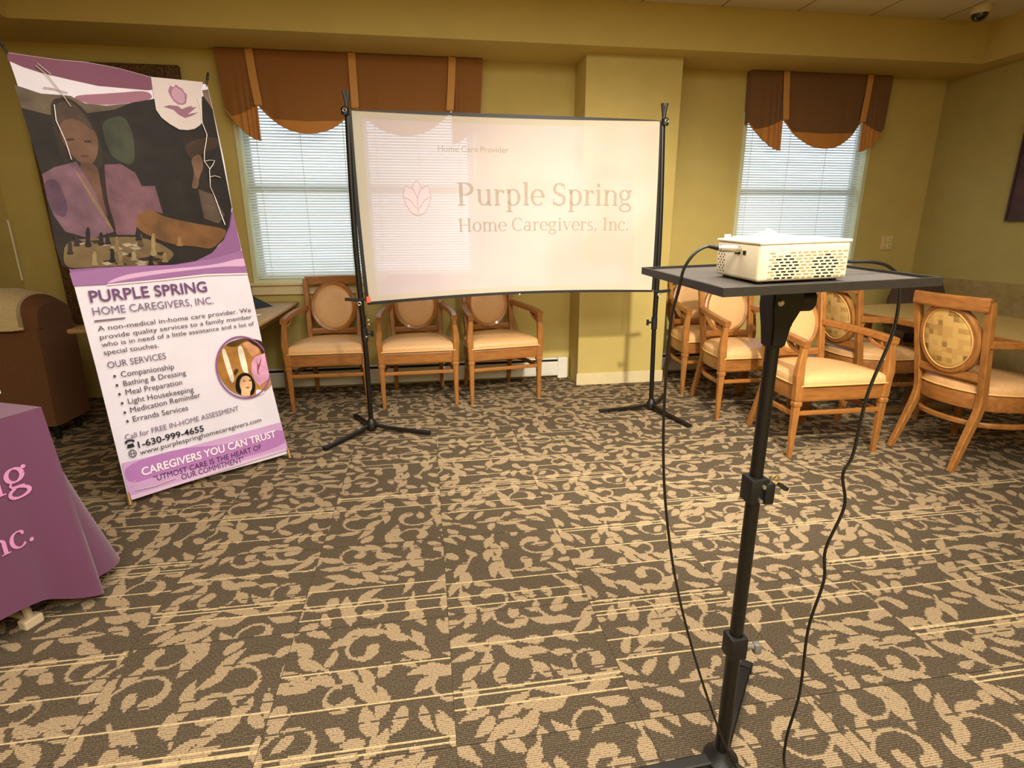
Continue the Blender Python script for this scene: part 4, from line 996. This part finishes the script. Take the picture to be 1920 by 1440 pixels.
 ('plant','3a3a1c',[(0.602,0.54),(0.626,0.55),(0.631,0.532),(0.614,0.517),(0.604,0.507)]),
 ('underline','7a6a7c',[(0.04,0.876),(0.163,0.878),(0.165,0.885),(0.041,0.884)]),
]
WORDS = [
 ('PURPLE SPRING', (0.0435, 0.9684), (0.5562, 0.9801), 0.0542, '6e4a78', 0.02),
 ('HOME CAREGIVERS, INC.', (0.0424, 0.907), (0.5744, 0.9135), 0.0361, '7e6686', 0),
 ('A non-medical in-home care provider. We', (0.0456, 0.8319), (0.7586, 0.85), 0.0228, '4e4452', 0.004),
 ('provide quality services to a family member', (0.0461, 0.7916), (0.7561, 0.8119), 0.0221, '4e4452', 0.004),
 ('who is in need of a little assistance and a lot of', (0.046, 0.7555), (0.7604, 0.7729), 0.0221, '4e4452', 0.004),
 ('special touches.', (0.0467, 0.7165), (0.2772, 0.719), 0.0232, '4e4452', 0.004),
 ('OUR SERVICES', (0.0494, 0.6509), (0.2987, 0.6576), 0.0302, '6c5c74', 0.004),
 ('Companionship', (0.0934, 0.5998), (0.3231, 0.5994), 0.027, '4a4250', 0.003),
 ('Bathing & Dressing', (0.0949, 0.555), (0.371, 0.5595), 0.0254, '4a4250', 0.003),
 ('Meal Preparation', (0.0956, 0.5102), (0.3444, 0.5133), 0.0264, '4a4250', 0.003),
 ('Light Housekeeping', (0.0964, 0.4651), (0.3892, 0.4659), 0.0265, '4a4250', 0.003),
 ('Medication Reminder', (0.0972, 0.4198), (0.4151, 0.4303), 0.0266, '4a4250', 0.003),
 ('Errands Services', (0.0994, 0.3738), (0.3452, 0.3754), 0.0269, '4a4250', 0.003),
 ('Call for FREE IN-HOME ASSESSMENT', (0.0501, 0.2931), (0.5888, 0.3164), 0.0259, '786480', 0.006),
 ('1-630-999-4655', (0.0951, 0.2403), (0.3972, 0.2483), 0.0317, '2a2430', 0.02),
 ('www.purplespringhomecaregivers.com', (0.0948, 0.2034), (0.6957, 0.2262), 0.0236, '443a48', 0.003),
 ('CAREGIVERS YOU CAN TRUST', (0.0833, 0.0981), (0.7591, 0.119), 0.0398, 'f4eef6', 0.022),
 ('"UTMOST CARE IS THE HEART OF', (0.1272, 0.0526), (0.6656, 0.0701), 0.0284, '4a2c50', 0.006),
 ('OUR COMMITMENT"', (0.247, 0.0226), (0.5606, 0.0273), 0.0295, '5a3a60', 0.006),
]
DOTS = [(0.0676, 0.609), (0.0682, 0.5639), (0.0696, 0.5193), (0.0715, 0.4734), (0.0733, 0.4263), (0.0756, 0.3816)]
ICONS = [(0.0648, 0.2507), (0.0653, 0.2075)]
CIRC = (0.6665, 0.5467)
PRINT.insert(0, ('under_purple', '8a5e90', [(.70, 1.45), (.766, 1.45), (.781, 1.075), (.3, 1.09), (.005, 1.10), (.0, 1.15), (.5, 1.13), (.66, 1.21), (.71, 1.29)]))
PRINT.insert(1, ('curtain', '8a7264', [(.735, 2.03), (.768, 2.04), (.770, 1.92), (.738, 1.97)]))
def photo_ink(c): return mat('photo_ink' + c, c, .5, var=.38, scale=11, spec=.16)
BO = Vector((-1.5076, 2.7137, .03)); BE = Vector((.8038, .5949, 0)); BD = Vector((-.1033, .1396, .9848)); BN = Vector((.5858, -.7916, .1736))
ban = thing('banner_stand', 'tall purple and white printed banner with chess photo, leaning back on its stand', 'banner', (-1.18, 2.955, 0))
OB = Vector(ban.location)
def bpt(u, v, off=0.0): return BO + BE * u + BD * v + BN * off - OB
def glossy(name, col, rough=.5):
    return mat('print_' + name + col, col, rough, bump=.10, scale=6, spec=.16, var=.05)
bm = NB(); f1 = [bm.verts.new(bpt(u, v, 0)) for u, v in SHEET]; f2 = [bm.verts.new(bpt(u, v, -.0015)) for u, v in SHEET]
bm.faces.new(f1); bm.faces.new(list(reversed(f2)))
for i in range(len(f1)): bm.faces.new((f1[i], f2[i], f2[(i + 1) % len(f1)], f1[(i + 1) % len(f1)]))
sheet = obj('banner_sheet', bm, glossy('white', 'e2dcee'), ban)
groups = [('photo_print', 0, next(i for i, p in enumerate(PRINT) if p[0] == 'side_purple')), ('purple_swoosh', 0, 0), ('logo_badge', 0, 0), ('footer_band', 0, 0), ('round_photo', 0, 0)]
order = {'side_purple': 'purple_swoosh', 'purple_base': 'purple_swoosh', 'lilac_wave': 'purple_swoosh', 'white_wave': 'purple_swoosh', 'purple_band': 'top_band', 'lilac_swoosh': 'top_band',
         'badge': 'logo_badge', 'tulip': 'logo_badge', 'tulip_light': 'logo_badge', 'hand': 'logo_badge', 'bottom_lilac': 'footer_band', 'bottom_purple': 'footer_band', 'bottom_pale': 'footer_band', 'underline': 'lettering_rule'}
seen_room = False; buckets = {}
for i, (nm, col, pts) in enumerate(PRINT):
    if nm == 'room': seen_room = True
    g = order.get(nm) or ('round_photo' if seen_room else 'photo_print')
    buckets.setdefault(g, []).append((i, col, pts))
parts = {}
def right_edge(v):
    R_ = [(0.0, .8138), (.4737, .7912), (.9822, .7841), (1.3938, .7691), (1.6778, .777), (1.9531, .7709), (2.08, .766)]
    for (a, p), (b_, q) in zip(R_[:-1], R_[1:]):
        if a <= v <= b_: return p + (q - p) * (v - a) / (b_ - a) - .0015
    return .765
def organic(pts, nm):
    if nm == 'purple_band': return [(-0.036, 2.058), (0.0481, 2.0605), (0.1421, 2.0635), (0.2426, 2.074), (0.3675, 2.072), (0.504, 2.055)] + pts[7:]
    if nm in ('cardigan', 'man_shirt', 'nurse_top'): return pts
    if nm in ('badge', 'tulip', 'tulip_light', 'hand', 'purple_band', 'purple_base', 'white_wave', 'bottom_lilac', 'bottom_pale', 'underline', 'board_square', 'dark_photo', 'side_purple', 'curtain'): return pts
    for _ in range(2):
        out = []
        for a, b_ in zip(pts, pts[1:] + pts[:1]): out += [(a[0] * .78 + b_[0] * .22, a[1] * .78 + b_[1] * .22), (a[0] * .22 + b_[0] * .78, a[1] * .22 + b_[1] * .78)]
        pts = out
    return pts
for g, items in buckets.items():
    bm = NB(); cols = []
    for i, col, pts in items:
        pts = [(min(u + (.010 if PRINT[i][0] in ('dark_photo', 'side_purple', 'purple_base', 'lilac_wave') and u > .74 else 0), right_edge(v)), v) for u, v in organic(pts, PRINT[i][0])]
        if col not in cols: cols.append(col)
        try:
            f = bm.faces.new([bm.verts.new(bpt(u, v, .0006 + .00009 * i)) for u, v in pts]); f.material_index = cols.index(col)
        except ValueError: pass
    shade = lambda c: ''.join('%02x' % int(int(c[k:k + 2], 16) * (.82 if g == 'photo_print' else 1)) for k in (0, 2, 4))
    parts[g] = obj(g, bm, [photo_ink(shade(c)) if 'photo' in g else glossy('', c) for c in cols], sheet, False, False)
    for p in parts[g].data.polygons: pass
    # make every face look outwards
    bmx = NB(); bmx.from_mesh(parts[g].data); bmx.normal_update()
    for f in bmx.faces:
        if f.normal.dot(BN) < 0: f.normal_flip()
    bmesh.ops.triangulate(bmx, faces=bmx.faces); bmx.to_mesh(parts[g].data); bmx.free()
# ring round the circular photo, text, bullets, icons
def ringpoly(bm, cu, cv, ru, rv, w_, off, n=48):
    a = [bm.verts.new(bpt(cu + ru * math.cos(2 * PI * k / n), cv + rv * math.sin(2 * PI * k / n), off)) for k in range(n)]
    b_ = [bm.verts.new(bpt(cu + (ru - w_) * math.cos(2 * PI * k / n), cv + (rv - w_ * 1.2) * math.sin(2 * PI * k / n), off)) for k in range(n)]
    for k in range(n): bm.faces.new((a[k], a[(k + 1) % n], b_[(k + 1) % n], b_[k]))
bm = NB(); 
n = 48; cu0, cv0 = .661, .5465
for k in range(n):
    a0, a1 = 2 * PI * k / n, 2 * PI * (k + 1) / n
    q = []
    for a, r_ in ((a0, 1), (a1, 1), (a1, .945), (a0, .945)): q.append((min(cu0 + .146 * r_ * math.cos(a), .789), cv0 + .178 * r_ * math.sin(a)))
    if max(abs(q[0][0] - q[2][0]), abs(q[0][1] - q[2][1])) > 1e-4 and not all(p[0] > .788 for p in q): bm.faces.new([bm.verts.new(bpt(u, v, .0009 + .00009 * len(PRINT))) for u, v in q])
obj('photo_ring', bm, glossy('', '8e5c96'), sheet)
for txt, p, q, cap, col, off in WORDS:
    V, F = sans_polys(txt, off * .8 if off > .01 else 0); xs_ = [v[0] for v in V]; x0, x1 = min(xs_), max(xs_)
    capV, _ = sans_polys('H', off * .8 if off > .01 else 0); ch = max(v[1] for v in capV)
    bm = NB(); vs = []
    for x, y in V:
        s = (x - x0) / (x1 - x0)
        vs.append(bm.verts.new(bpt(p[0] + (q[0] - p[0]) * s, p[1] + (q[1] - p[1]) * s + y / ch * cap, .0012 + .00009 * len(PRINT))))
    for f in F: bm.faces.new([vs[i] for i in f])
    obj('lettering', bm, glossy('ink', col), sheet)
bm = NB()
for u, v in DOTS: bm.faces.new([bm.verts.new(bpt(u + .0055 * math.cos(2 * PI * k / 12), v + .0065 * math.sin(2 * PI * k / 12), .0012 + .00009 * len(PRINT))) for k in range(12)])
obj('bullet', bm, glossy('ink', '4a4250'), sheet)
# telephone and globe marks
offp = .0012 + .00009 * len(PRINT); bm = NB(); (u, v), (u2, v2) = ICONS
for pts in ([(-.016, .0), (.016, .0), (.012, .018), (-.012, .018)], [(-.020, .024), (-.020, .034), (-.010, .040), (.010, .040), (.020, .034), (.020, .024), (.011, .024), (.010, .031), (-.010, .031), (-.011, .024)]):
    bm.faces.new([bm.verts.new(bpt(u + a, v + b_, offp)) for a, b_ in pts])
obj('telephone_mark', bm, glossy('ink', '2a2430'), sheet)
bm = NB(); ringpoly(bm, u2, v2 + .012, .017, .020, .003, offp); ringpoly(bm, u2, v2 + .012, .008, .020, .0025, offp + .0001)
bm.faces.new([bm.verts.new(bpt(u2 + a, v2 + .012 + b_, offp + .0002)) for a, b_ in ((-.016, -.0015), (.016, -.0015), (.016, .0015), (-.016, .0015))])
obj('globe_mark', bm, glossy('ink', '443a48'), sheet)
# creases of the film: thin raised folds, their highlights painted in as pale colour
CREASE_HL = mat('crease_highlight', 'c9beba', 0.15, coat=.8, spec=.8)
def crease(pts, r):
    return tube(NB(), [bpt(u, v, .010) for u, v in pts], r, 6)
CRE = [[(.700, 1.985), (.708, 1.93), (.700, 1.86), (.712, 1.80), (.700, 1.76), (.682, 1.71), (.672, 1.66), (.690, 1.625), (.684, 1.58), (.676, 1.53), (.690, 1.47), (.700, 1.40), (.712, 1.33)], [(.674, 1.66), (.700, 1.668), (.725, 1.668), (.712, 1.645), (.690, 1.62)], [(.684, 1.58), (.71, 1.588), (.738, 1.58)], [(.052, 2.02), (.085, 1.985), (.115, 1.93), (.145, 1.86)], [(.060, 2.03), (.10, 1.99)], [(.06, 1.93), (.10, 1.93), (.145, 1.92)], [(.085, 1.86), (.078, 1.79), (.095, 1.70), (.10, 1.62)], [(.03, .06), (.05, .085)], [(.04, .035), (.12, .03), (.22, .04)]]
for c_ in CRE: obj('crease_highlight', crease(c_, [.0022] * len(c_)), CREASE_HL, sheet, True)
# X-frame behind
FR = mat('frame_brass', 'a88a5a', 0.35, metal=.6)
hubp = Vector(bpt(.40, .80, -.10))
for (u, v) in ((-.036, 2.062), (.766, 2.07)):
    obj('frame_pole', tube(NB(), smooth_path([hubp, bpt((u + .40) / 2, (v + .8) / 2, -.06), bpt(u, v, -.004), bpt(u + (u - .4) * .02, v + .02, .004)], 5), .006, 8), BLACKP, ban, True)
for (u, v) in ((.008, .004), (.812, .004)):
    obj('frame_pole', tube(NB(), [hubp, bpt(u, v + .02, -.012)], .008, 8), BLACKP, ban, True)
    obj('frame_foot', tube(NB(), [bpt(u, v + .03, .006), Vector(bpt(u, v, .010)) + Vector((BN.x * .01, BN.y * .01, -.029 + .0))], [.007, .011], 10), FR, ban, True)
obj('frame_pole', tube(NB(), [hubp, Vector((hubp.x - BN.x * .42, hubp.y - BN.y * .42, .008))], .008, 8), BLACKP, ban, True)
obj('frame_hub', tube(NB(), [hubp + BN * .02, hubp - BN * .02], .03, 12), BLACKP, ban, True)

# ================================================================== PROJECTOR STAND
PX, PY = .681, .98
ps = thing('projector_stand', 'black tripod stand with flat laptop tray in the foreground', 'stand', (PX, PY, 0))
def tr_z(x, y): return 1.211 + (x + PX - .477) * .0262 + (y + PY - .825) * .0349
def tpt(x, y, z): return Vector((x, y, tr_z(x, y) + z))
TRX = (.477 - PX, .866 - PX); TRY = (.825 - PY, 1.159 - PY)
TRAYM = mat('tray_black', '57504a', .55, var=.25, scale=140, bump=.15); TRAYE = mat('tray_edge', '2c2824', .45, var=.1, scale=60)
def tbox(bm, x0, x1, y0, y1, z0, z1):
    vs = [bm.verts.new(tpt(x, y, z)) for z in (z0, z1) for x, y in ((x0, y0), (x1, y0), (x1, y1), (x0, y1))]
    for q in ((0, 3, 2, 1), (4, 5, 6, 7), (0, 1, 5, 4), (1, 2, 6, 5), (2, 3, 7, 6), (3, 0, 4, 7)): bm.faces.new([vs[i] for i in q])
bm = NB(); tbox(bm, TRX[0], TRX[1], TRY[0], TRY[1], -.0125, -.005); trayo = obj('tray', bm, TRAYM, ps)
bm = NB(); e_ = .006
tbox(bm, TRX[0], TRX[1], TRY[0] - e_, TRY[0], -.0145, .0); tbox(bm, TRX[0] - e_, TRX[0], TRY[0] - e_, TRY[1] + e_, -.0145, .0); tbox(bm, TRX[1], TRX[1] + e_, TRY[0] - e_, TRY[1] + e_, -.0145, .0); tbox(bm, TRX[0], TRX[1], TRY[1], TRY[1] + e_, -.0145, .0)
obj('tray_lip', bm, TRAYE, trayo)
obj('pole', cyl(NB(), (0, 0, .77), (0, 0, 1.165), .0135, n=18), BLACK, ps, True)
obj('pole', cyl(NB(), (0, 0, .36), (0, 0, .78), .0150, n=18), BLACK, ps, True)
obj('pole', cyl(NB(), (0, 0, .03), (0, 0, .37), .0165, n=18), BLACK, ps, True)
hd = NB(); ring_loft(hd, [[(-.016, -.018, 1.075), (.016, -.018, 1.075), (.016, .018, 1.075), (-.016, .018, 1.075)], [(-.020, -.022, 1.12), (.022, -.022, 1.12), (.022, .022, 1.12), (-.020, .022, 1.12)], [(-.026, -.024, 1.155), (.040, -.024, 1.155), (.040, .024, 1.155), (-.026, .024, 1.155)], [(-.026, -.024, 1.198), (.040, -.024, 1.198), (.040, .024, 1.198), (-.026, .024, 1.198)]]); bmesh.ops.bevel(hd, geom=hd.edges[:], offset=.004, segments=2, affect='EDGES')
ho = obj('tilt_head', hd, BLACKP, ps, True)
obj('tilt_knob', tube(NB(), [(.040, 0, 1.168), (.046, 0, 1.168), (.066, 0, 1.168), (.070, 0, 1.168)], [.020, .0235, .0235, .018], 20), BLACKP, ho, True)
obj('head_bolt', tube(NB(), [(-.012, -.0245, 1.166), (-.012, -.028, 1.166), (-.012, -.031, 1.166)], [.007, .007, .004], 12), STEEL, ho, True)
obj('mount_plate', B((-.06, -.06, 1.196), (.06, .06, 1.2035)), BLACKP, ps)
for zc, nm in ((.765, 'u'), (.362, 'l')):
    k = NB(); box(k, (-.022, -.022, zc - .030), (.020, .020, zc + .028), None, .004)
    if nm == 'u': box(k, (.008, -.028, zc - .028), (.030, .010, zc + .020), None, .003)
    ko = obj('height_clamp', k, BLACKP, ps, True)
    if nm == 'u':
        for (x, z) in ((.006, .012), (.001, -.020)): obj('clamp_bolt', tube(NB(), [(x, -.022, zc + z), (x, -.0265, zc + z)], [.005, .0045], 10), STEEL, ko, True)
    else:
        kk = NB(); cyl(kk, (.016, -.012, zc + .002), (.045, -.016, zc), .007, n=10); box(kk, (.036, -.026, zc - .016), (.054, -.008, zc + .010), None, .004); obj('clamp_knob', kk, mat('grey_plastic', '6e6a64', .4), ko, True)
# key ring on the upper clamp
kr = NB(); tube(kr, [(.037 + .009 * math.cos(a), -.012, .787 + .010 * math.sin(a)) for a in [2 * PI * i / 16 for i in range(16)]], .0018, 6, False, True)
for i in range(3): tube(kr, [(.036 + .004 * math.cos(a), -.012 + .002 * (i % 2), .768 - .010 * i + .006 * math.sin(a)) for a in [2 * PI * i_ / 10 for i_ in range(10)]], .0014, 5, False, True)
kro = obj('key_ring', kr, mat('brass_chain', 'd8c27a', .25, metal=.9), None, True); kro.location = (PX, PY, 0)
tag(kro, 'small brass ring and chain hanging from the stand clamp', 'key ring')
fb = NB(); beam(fb, [(.043, -.012, .778), (.058, -.014, .768), (.066, -.014, .764)], [.010, .018, .012], [.006, .010, .008]); obj('fob', fb, BLACKP, kro)
# base
bs = NB(); lathe(bs, [(.030, .004), (.042, .008), (.042, .022), (.028, .034), (.019, .050)], 20); obj('base_hub', bs, BLACKP, ps, True)
for a in (183, 300, 49):
    c, s = math.cos(math.radians(a)), math.sin(math.radians(a))
    lo = obj('leg', beam(NB(), [(c * .03, s * .03, .018), (c * .16, s * .16, .018), (c * .36, s * .36, .012)], .030, .016), BLACK, ps)
    obj('foot_cap', beam(NB(), [(c * .345, s * .345, .012), (c * .375, s * .375, .011)], .034, .022), BLACKP, lo)

# ================================================================== PROJECTOR
pj = thing('projector', 'small white projector with slotted vents on the black tray', 'projector', (.641, .935, 1.2155))
pj.rotation_euler = (math.atan(.0349), -math.atan(.0262), 0)
PW, PH, PT = .170, .140, .070
PWH = mat('projector_white', 'ece0c6', .4, var=.03, scale=30); LID = mat('projector_lid', 'f2ecdc', .3)
obj('body', B((-PW / 2, -PH / 2, .003), (PW / 2, PH / 2, PT - .004), .006, 3), PWH, pj, True)
obj('lid', B((-PW / 2 - .001, -PH / 2 - .001, PT - .005), (PW / 2 + .001, PH / 2 + .001, PT), .002), LID, pj)
for sx in (-1, 1):
    for sy in (-1, 1): obj('rubber_foot', cyl(NB(), (sx * .07, sy * .055, -.0005), (sx * .07, sy * .055, .004), .006, n=10), BLACKP, pj)
v1, v2 = NB(), NB(); yf = -PH / 2 - .0002
for r_ in range(9):
    z = .0505 - r_ * .0052; x = -.066 + (.006 if r_ % 2 else 0)
    i = 0
    while x < .074:
        L = (.0100, .0062, .0085)[(i + r_) % 3]
        if r_ == 0 and -.055 < x < -.040: x += L + .0045; i += 1; continue
        cx = x + L / 2; fan = math.hypot((cx + .032), (z - .024) * 1.15) < .026 or math.hypot((cx - .040), (z - .026) * 1.15) < .024
        box(v2 if fan else v1, (x, yf - .0002, z - .0012), (x + L, yf + .002, z + .0012)); x += L + .0042; i += 1
stuff(obj('vent_slots', v1, mat('slot_tan', 'b09468', .8), pj)); stuff(obj('fan_slots', v2, DARKGAP, pj))
dm = NB()
for x, z in ((0, 0), (.003, .003), (-.003, .003), (.004, -.001), (-.004, -.001), (0, .005)): cyl(dm, (-.046 + x, yf - .0004, .055 + z * .8), (-.046 + x, yf + .001, .055 + z * .8), .0007, n=6)
stuff(obj('status_dots', dm, mat('slot_tan', '9a8058', .8), pj))
sd = NB(); xf = -PW / 2 - .0002
for r_ in range(8):
    for c_ in range(3 if r_ % 2 else 2): 
        y = .038 + c_ * .010 - (.004 if r_ % 2 else 0) + .006
        cyl(sd, (xf - .0002, y, .047 - r_ * .0050), (xf + .002, y, .047 - r_ * .0050), .0017, n=8)
stuff(obj('speaker_holes', sd, mat('slot_dark', '4a3c2c', .8), pj))
obj('port', B((xf - .0006, -.030, .046), (xf + .002, -.021, .053)), DARKGAP, pj)
obj('port', B((xf - .0006, -.012, .046), (xf + .002, .006, .053)), DARKGAP, pj)
obj('lens', lathe(NB(), [(.004, .0), (.022, .001), (.024, .010), (.019, .012), (.016, .006), (.004, .005)], 24), mat('lens_glass', '1a1a24', .08, coat=1), pj, True).matrix_local = Matrix.Translation((-.03, PH / 2 - .002, .036)) @ Matrix.Rotation(-PI / 2, 4, 'X')
obj('top_dial', cyl(NB(), (-.072, .058, PT - .001), (-.072, .058, PT + .007), .006, n=14), LID, pj, True)
obj('top_ridge', B((-.060, .050, PT - .001), (-.048, .064, PT + .003), .001), LID, pj)
obj('top_ridge', B((.0, .058, PT - .001), (.06, .066, PT + .002), .0008), LID, pj)
# clear film on top
fm = NB(); rr = random.Random(4); g = []
for j in range(7):
    row = []
    for i in range(12):
        x = -.055 + i * .0095; y = .015 + j * .0085; peak = .013 * math.exp(-((x - .005) / .014) ** 2 - ((y - .048) / .02) ** 2)
        row.append(fm.verts.new((x, y, PT + .0015 + peak + rr.uniform(0, .0035) * (1 if 0 < i < 11 else .2))))
    g.append(row)
for j in range(6):
    for i in range(11): fm.faces.new((g[j][i], g[j][i + 1], g[j + 1][i + 1], g[j + 1][i]))
FILMC = bpy.data.materials.new('clear_film'); FILMC.use_nodes = True; nt = FILMC.node_tree; b = nt.nodes['Principled BSDF']; b.inputs['Base Color'].default_value = (.9, .9, .88, 1); b.inputs['Roughness'].default_value = .12
tp_ = nt.nodes.new('ShaderNodeBsdfTransparent'); mx = nt.nodes.new('ShaderNodeMixShader'); mx.inputs[0].default_value = .78; nt.links.new(b.outputs[0], mx.inputs[1]); nt.links.new(tp_.outputs[0], mx.inputs[2]); nt.links.new(mx.outputs[0], nt.nodes['Material Output'].inputs[0])
fo = obj('plastic_film', fm, FILMC, None, False); fo.location = pj.location; fo.rotation_euler = pj.rotation_euler; tag(fo, 'crumpled clear plastic film lying on top of the projector', 'film')

# ------------------------------------------------------------------ cables
CAB = mat('cable_black', '0d0c0a', .38, spec=.6)
lc = thing('video_cable', 'thin black video cable plugged into the left side of the projector', 'cable', (.46, .935, 0))
o0 = Vector(lc.location)
pts = [(.512, .925, 1.270), (.495, .925, 1.2735), (.474, .93, 1.262), (.458, .935, 1.235), (.4535, .94, 1.199), (.446, .95, 1.12), (.448, .95, .93), (.466, .95, .754), (.506, .95, .56), (.572, .95, .345), (.652, .945, .130), (.700, .925, .030), (.745, .86, .006), (.82, .70, .005), (.85, .45, .005)]
obj('cord', tube(NB(), [p - o0 for p in smooth_path(pts, 7)], .0028, 8), CAB, lc, True)
obj('plug', tube(NB(), [Vector(p) - o0 for p in ((.512, .925, 1.270), (.5165, .925, 1.2695), (.5175, .925, 1.2693), (.549, .923, 1.2680), (.5555, .923, 1.2678))], [.0042, .0048, .0062, .0064, .0055], 12), mat('plug_silver', 'cfc6b4', .25, metal=.7), lc, True)
obj('strain_relief', tube(NB(), [Vector(p) - o0 for p in ((.494, .925, 1.2735), (.513, .925, 1.2700))], [.0032, .0046], 10), CAB, lc, True)
rc = thing('power_cable', 'black power cable hanging in bends from the right of the projector tray', 'cable', (.88, .94, 0))
o1 = Vector(rc.location)
pts = [(.742, .955, 1.243), (.775, .952, 1.243), (.810, .95, 1.241), (.853, .95, 1.2395), (.890, .95, 1.228), (.915, .95, 1.198), (.921, .95, 1.105), (.888, .95, .973), (.879, .95, .843), (.863, .95, .795), (.880, .95, .718), (.852, .95, .615), (.861, .95, .532), (.842, .95, .406), (.848, .95, .221), (.828, .945, .085), (.826, .92, .010), (.84, .80, .006), (.90, .55, .006)]
obj('cord', tube(NB(), [p - o1 for p in smooth_path(pts, 7)], .0033, 8), CAB, rc, True)
pl = NB(); 
for i in range(5): cyl(pl, Vector((.748 + i * .008, .9545, 1.243)) - o1, Vector((.752 + i * .008, .9545, 1.243)) - o1, .0078 - i * .0007, n=10)
tube(pl, [Vector(p) - o1 for p in ((.728, .955, 1.243), (.748, .955, 1.243), (.786, .952, 1.243))], [.0075, .007, .0045], 10); obj('plug', pl, BLACKP, rc, True)

# ------------------------------------------------------------------ wall plate, picture on the right wall, dome camera
wp = thing('wall_plate', 'small cream wall plate with two sockets right of the right window', 'wall plate', (4.372, YB, 1.178))
obj('plate', B((-.062, -.012, -.068), (.062, -.001, .068), .005), mat('plate_cream', 'd0bb82', .5), wp)
for xx, zz in ((-.034, 0),): obj('toggle', B((xx - .010, -.020, -.045), (xx + .010, -.011, .045), .003), mat('plate_cream', 'd0bb82', .5), wp)
for zz in (.028, -.028):
    s_ = obj('socket', B((-.004, -.018, zz - .020), (.046, -.011, zz + .020), .005), mat('socket_cream', 'e0cc96', .5), wp)
    h_ = NB(); box(h_, (.010, -.0188, zz - .006), (.014, -.0175, zz + .008)); box(h_, (.026, -.0188, zz - .006), (.030, -.0175, zz + .008)); obj('socket_hole', h_, DARKGAP, s_)
rp_ = thing('framed_picture', 'dark purple-brown picture cut by the right edge on the right wall', 'picture', (XR, 3.56, 1.36))
obj('canvas', B((-.028, -.385, .015), (-.001, .385, .885)), mat('plum_canvas', '4a2a2c', .6, var=.6, scale=7), rp_)
f_ = NB()
for lo, hi in (((-.036, -.40, 0), (-.001, -.385, .90)), ((-.036, .385, 0), (-.001, .40, .90)), ((-.036, -.385, 0), (-.001, .385, .015)), ((-.036, -.385, .885), (-.001, .385, .90))): box(f_, lo, hi)
obj('picture_frame', f_, mat('plum_frame', '3a1c18', .5), rp_)
dcam = thing('dome_camera', 'white dome security camera with dark lens on the ceiling, top right', 'camera', (4.13, 4.02, ZC + .003))
obj('housing', lathe(NB(), [(.066, 0), (.068, -.012), (.064, -.035), (.054, -.048)], 28), mat('dome_white', 'cfc0a0', .45), dcam, True)
obj('dome', lathe(NB(), [(.053, -.047), (.050, -.066), (.038, -.084), (.018, -.094), (.003, -.096)], 28), mat('dome_dark', '1a120c', .1, coat=.8), dcam, True)
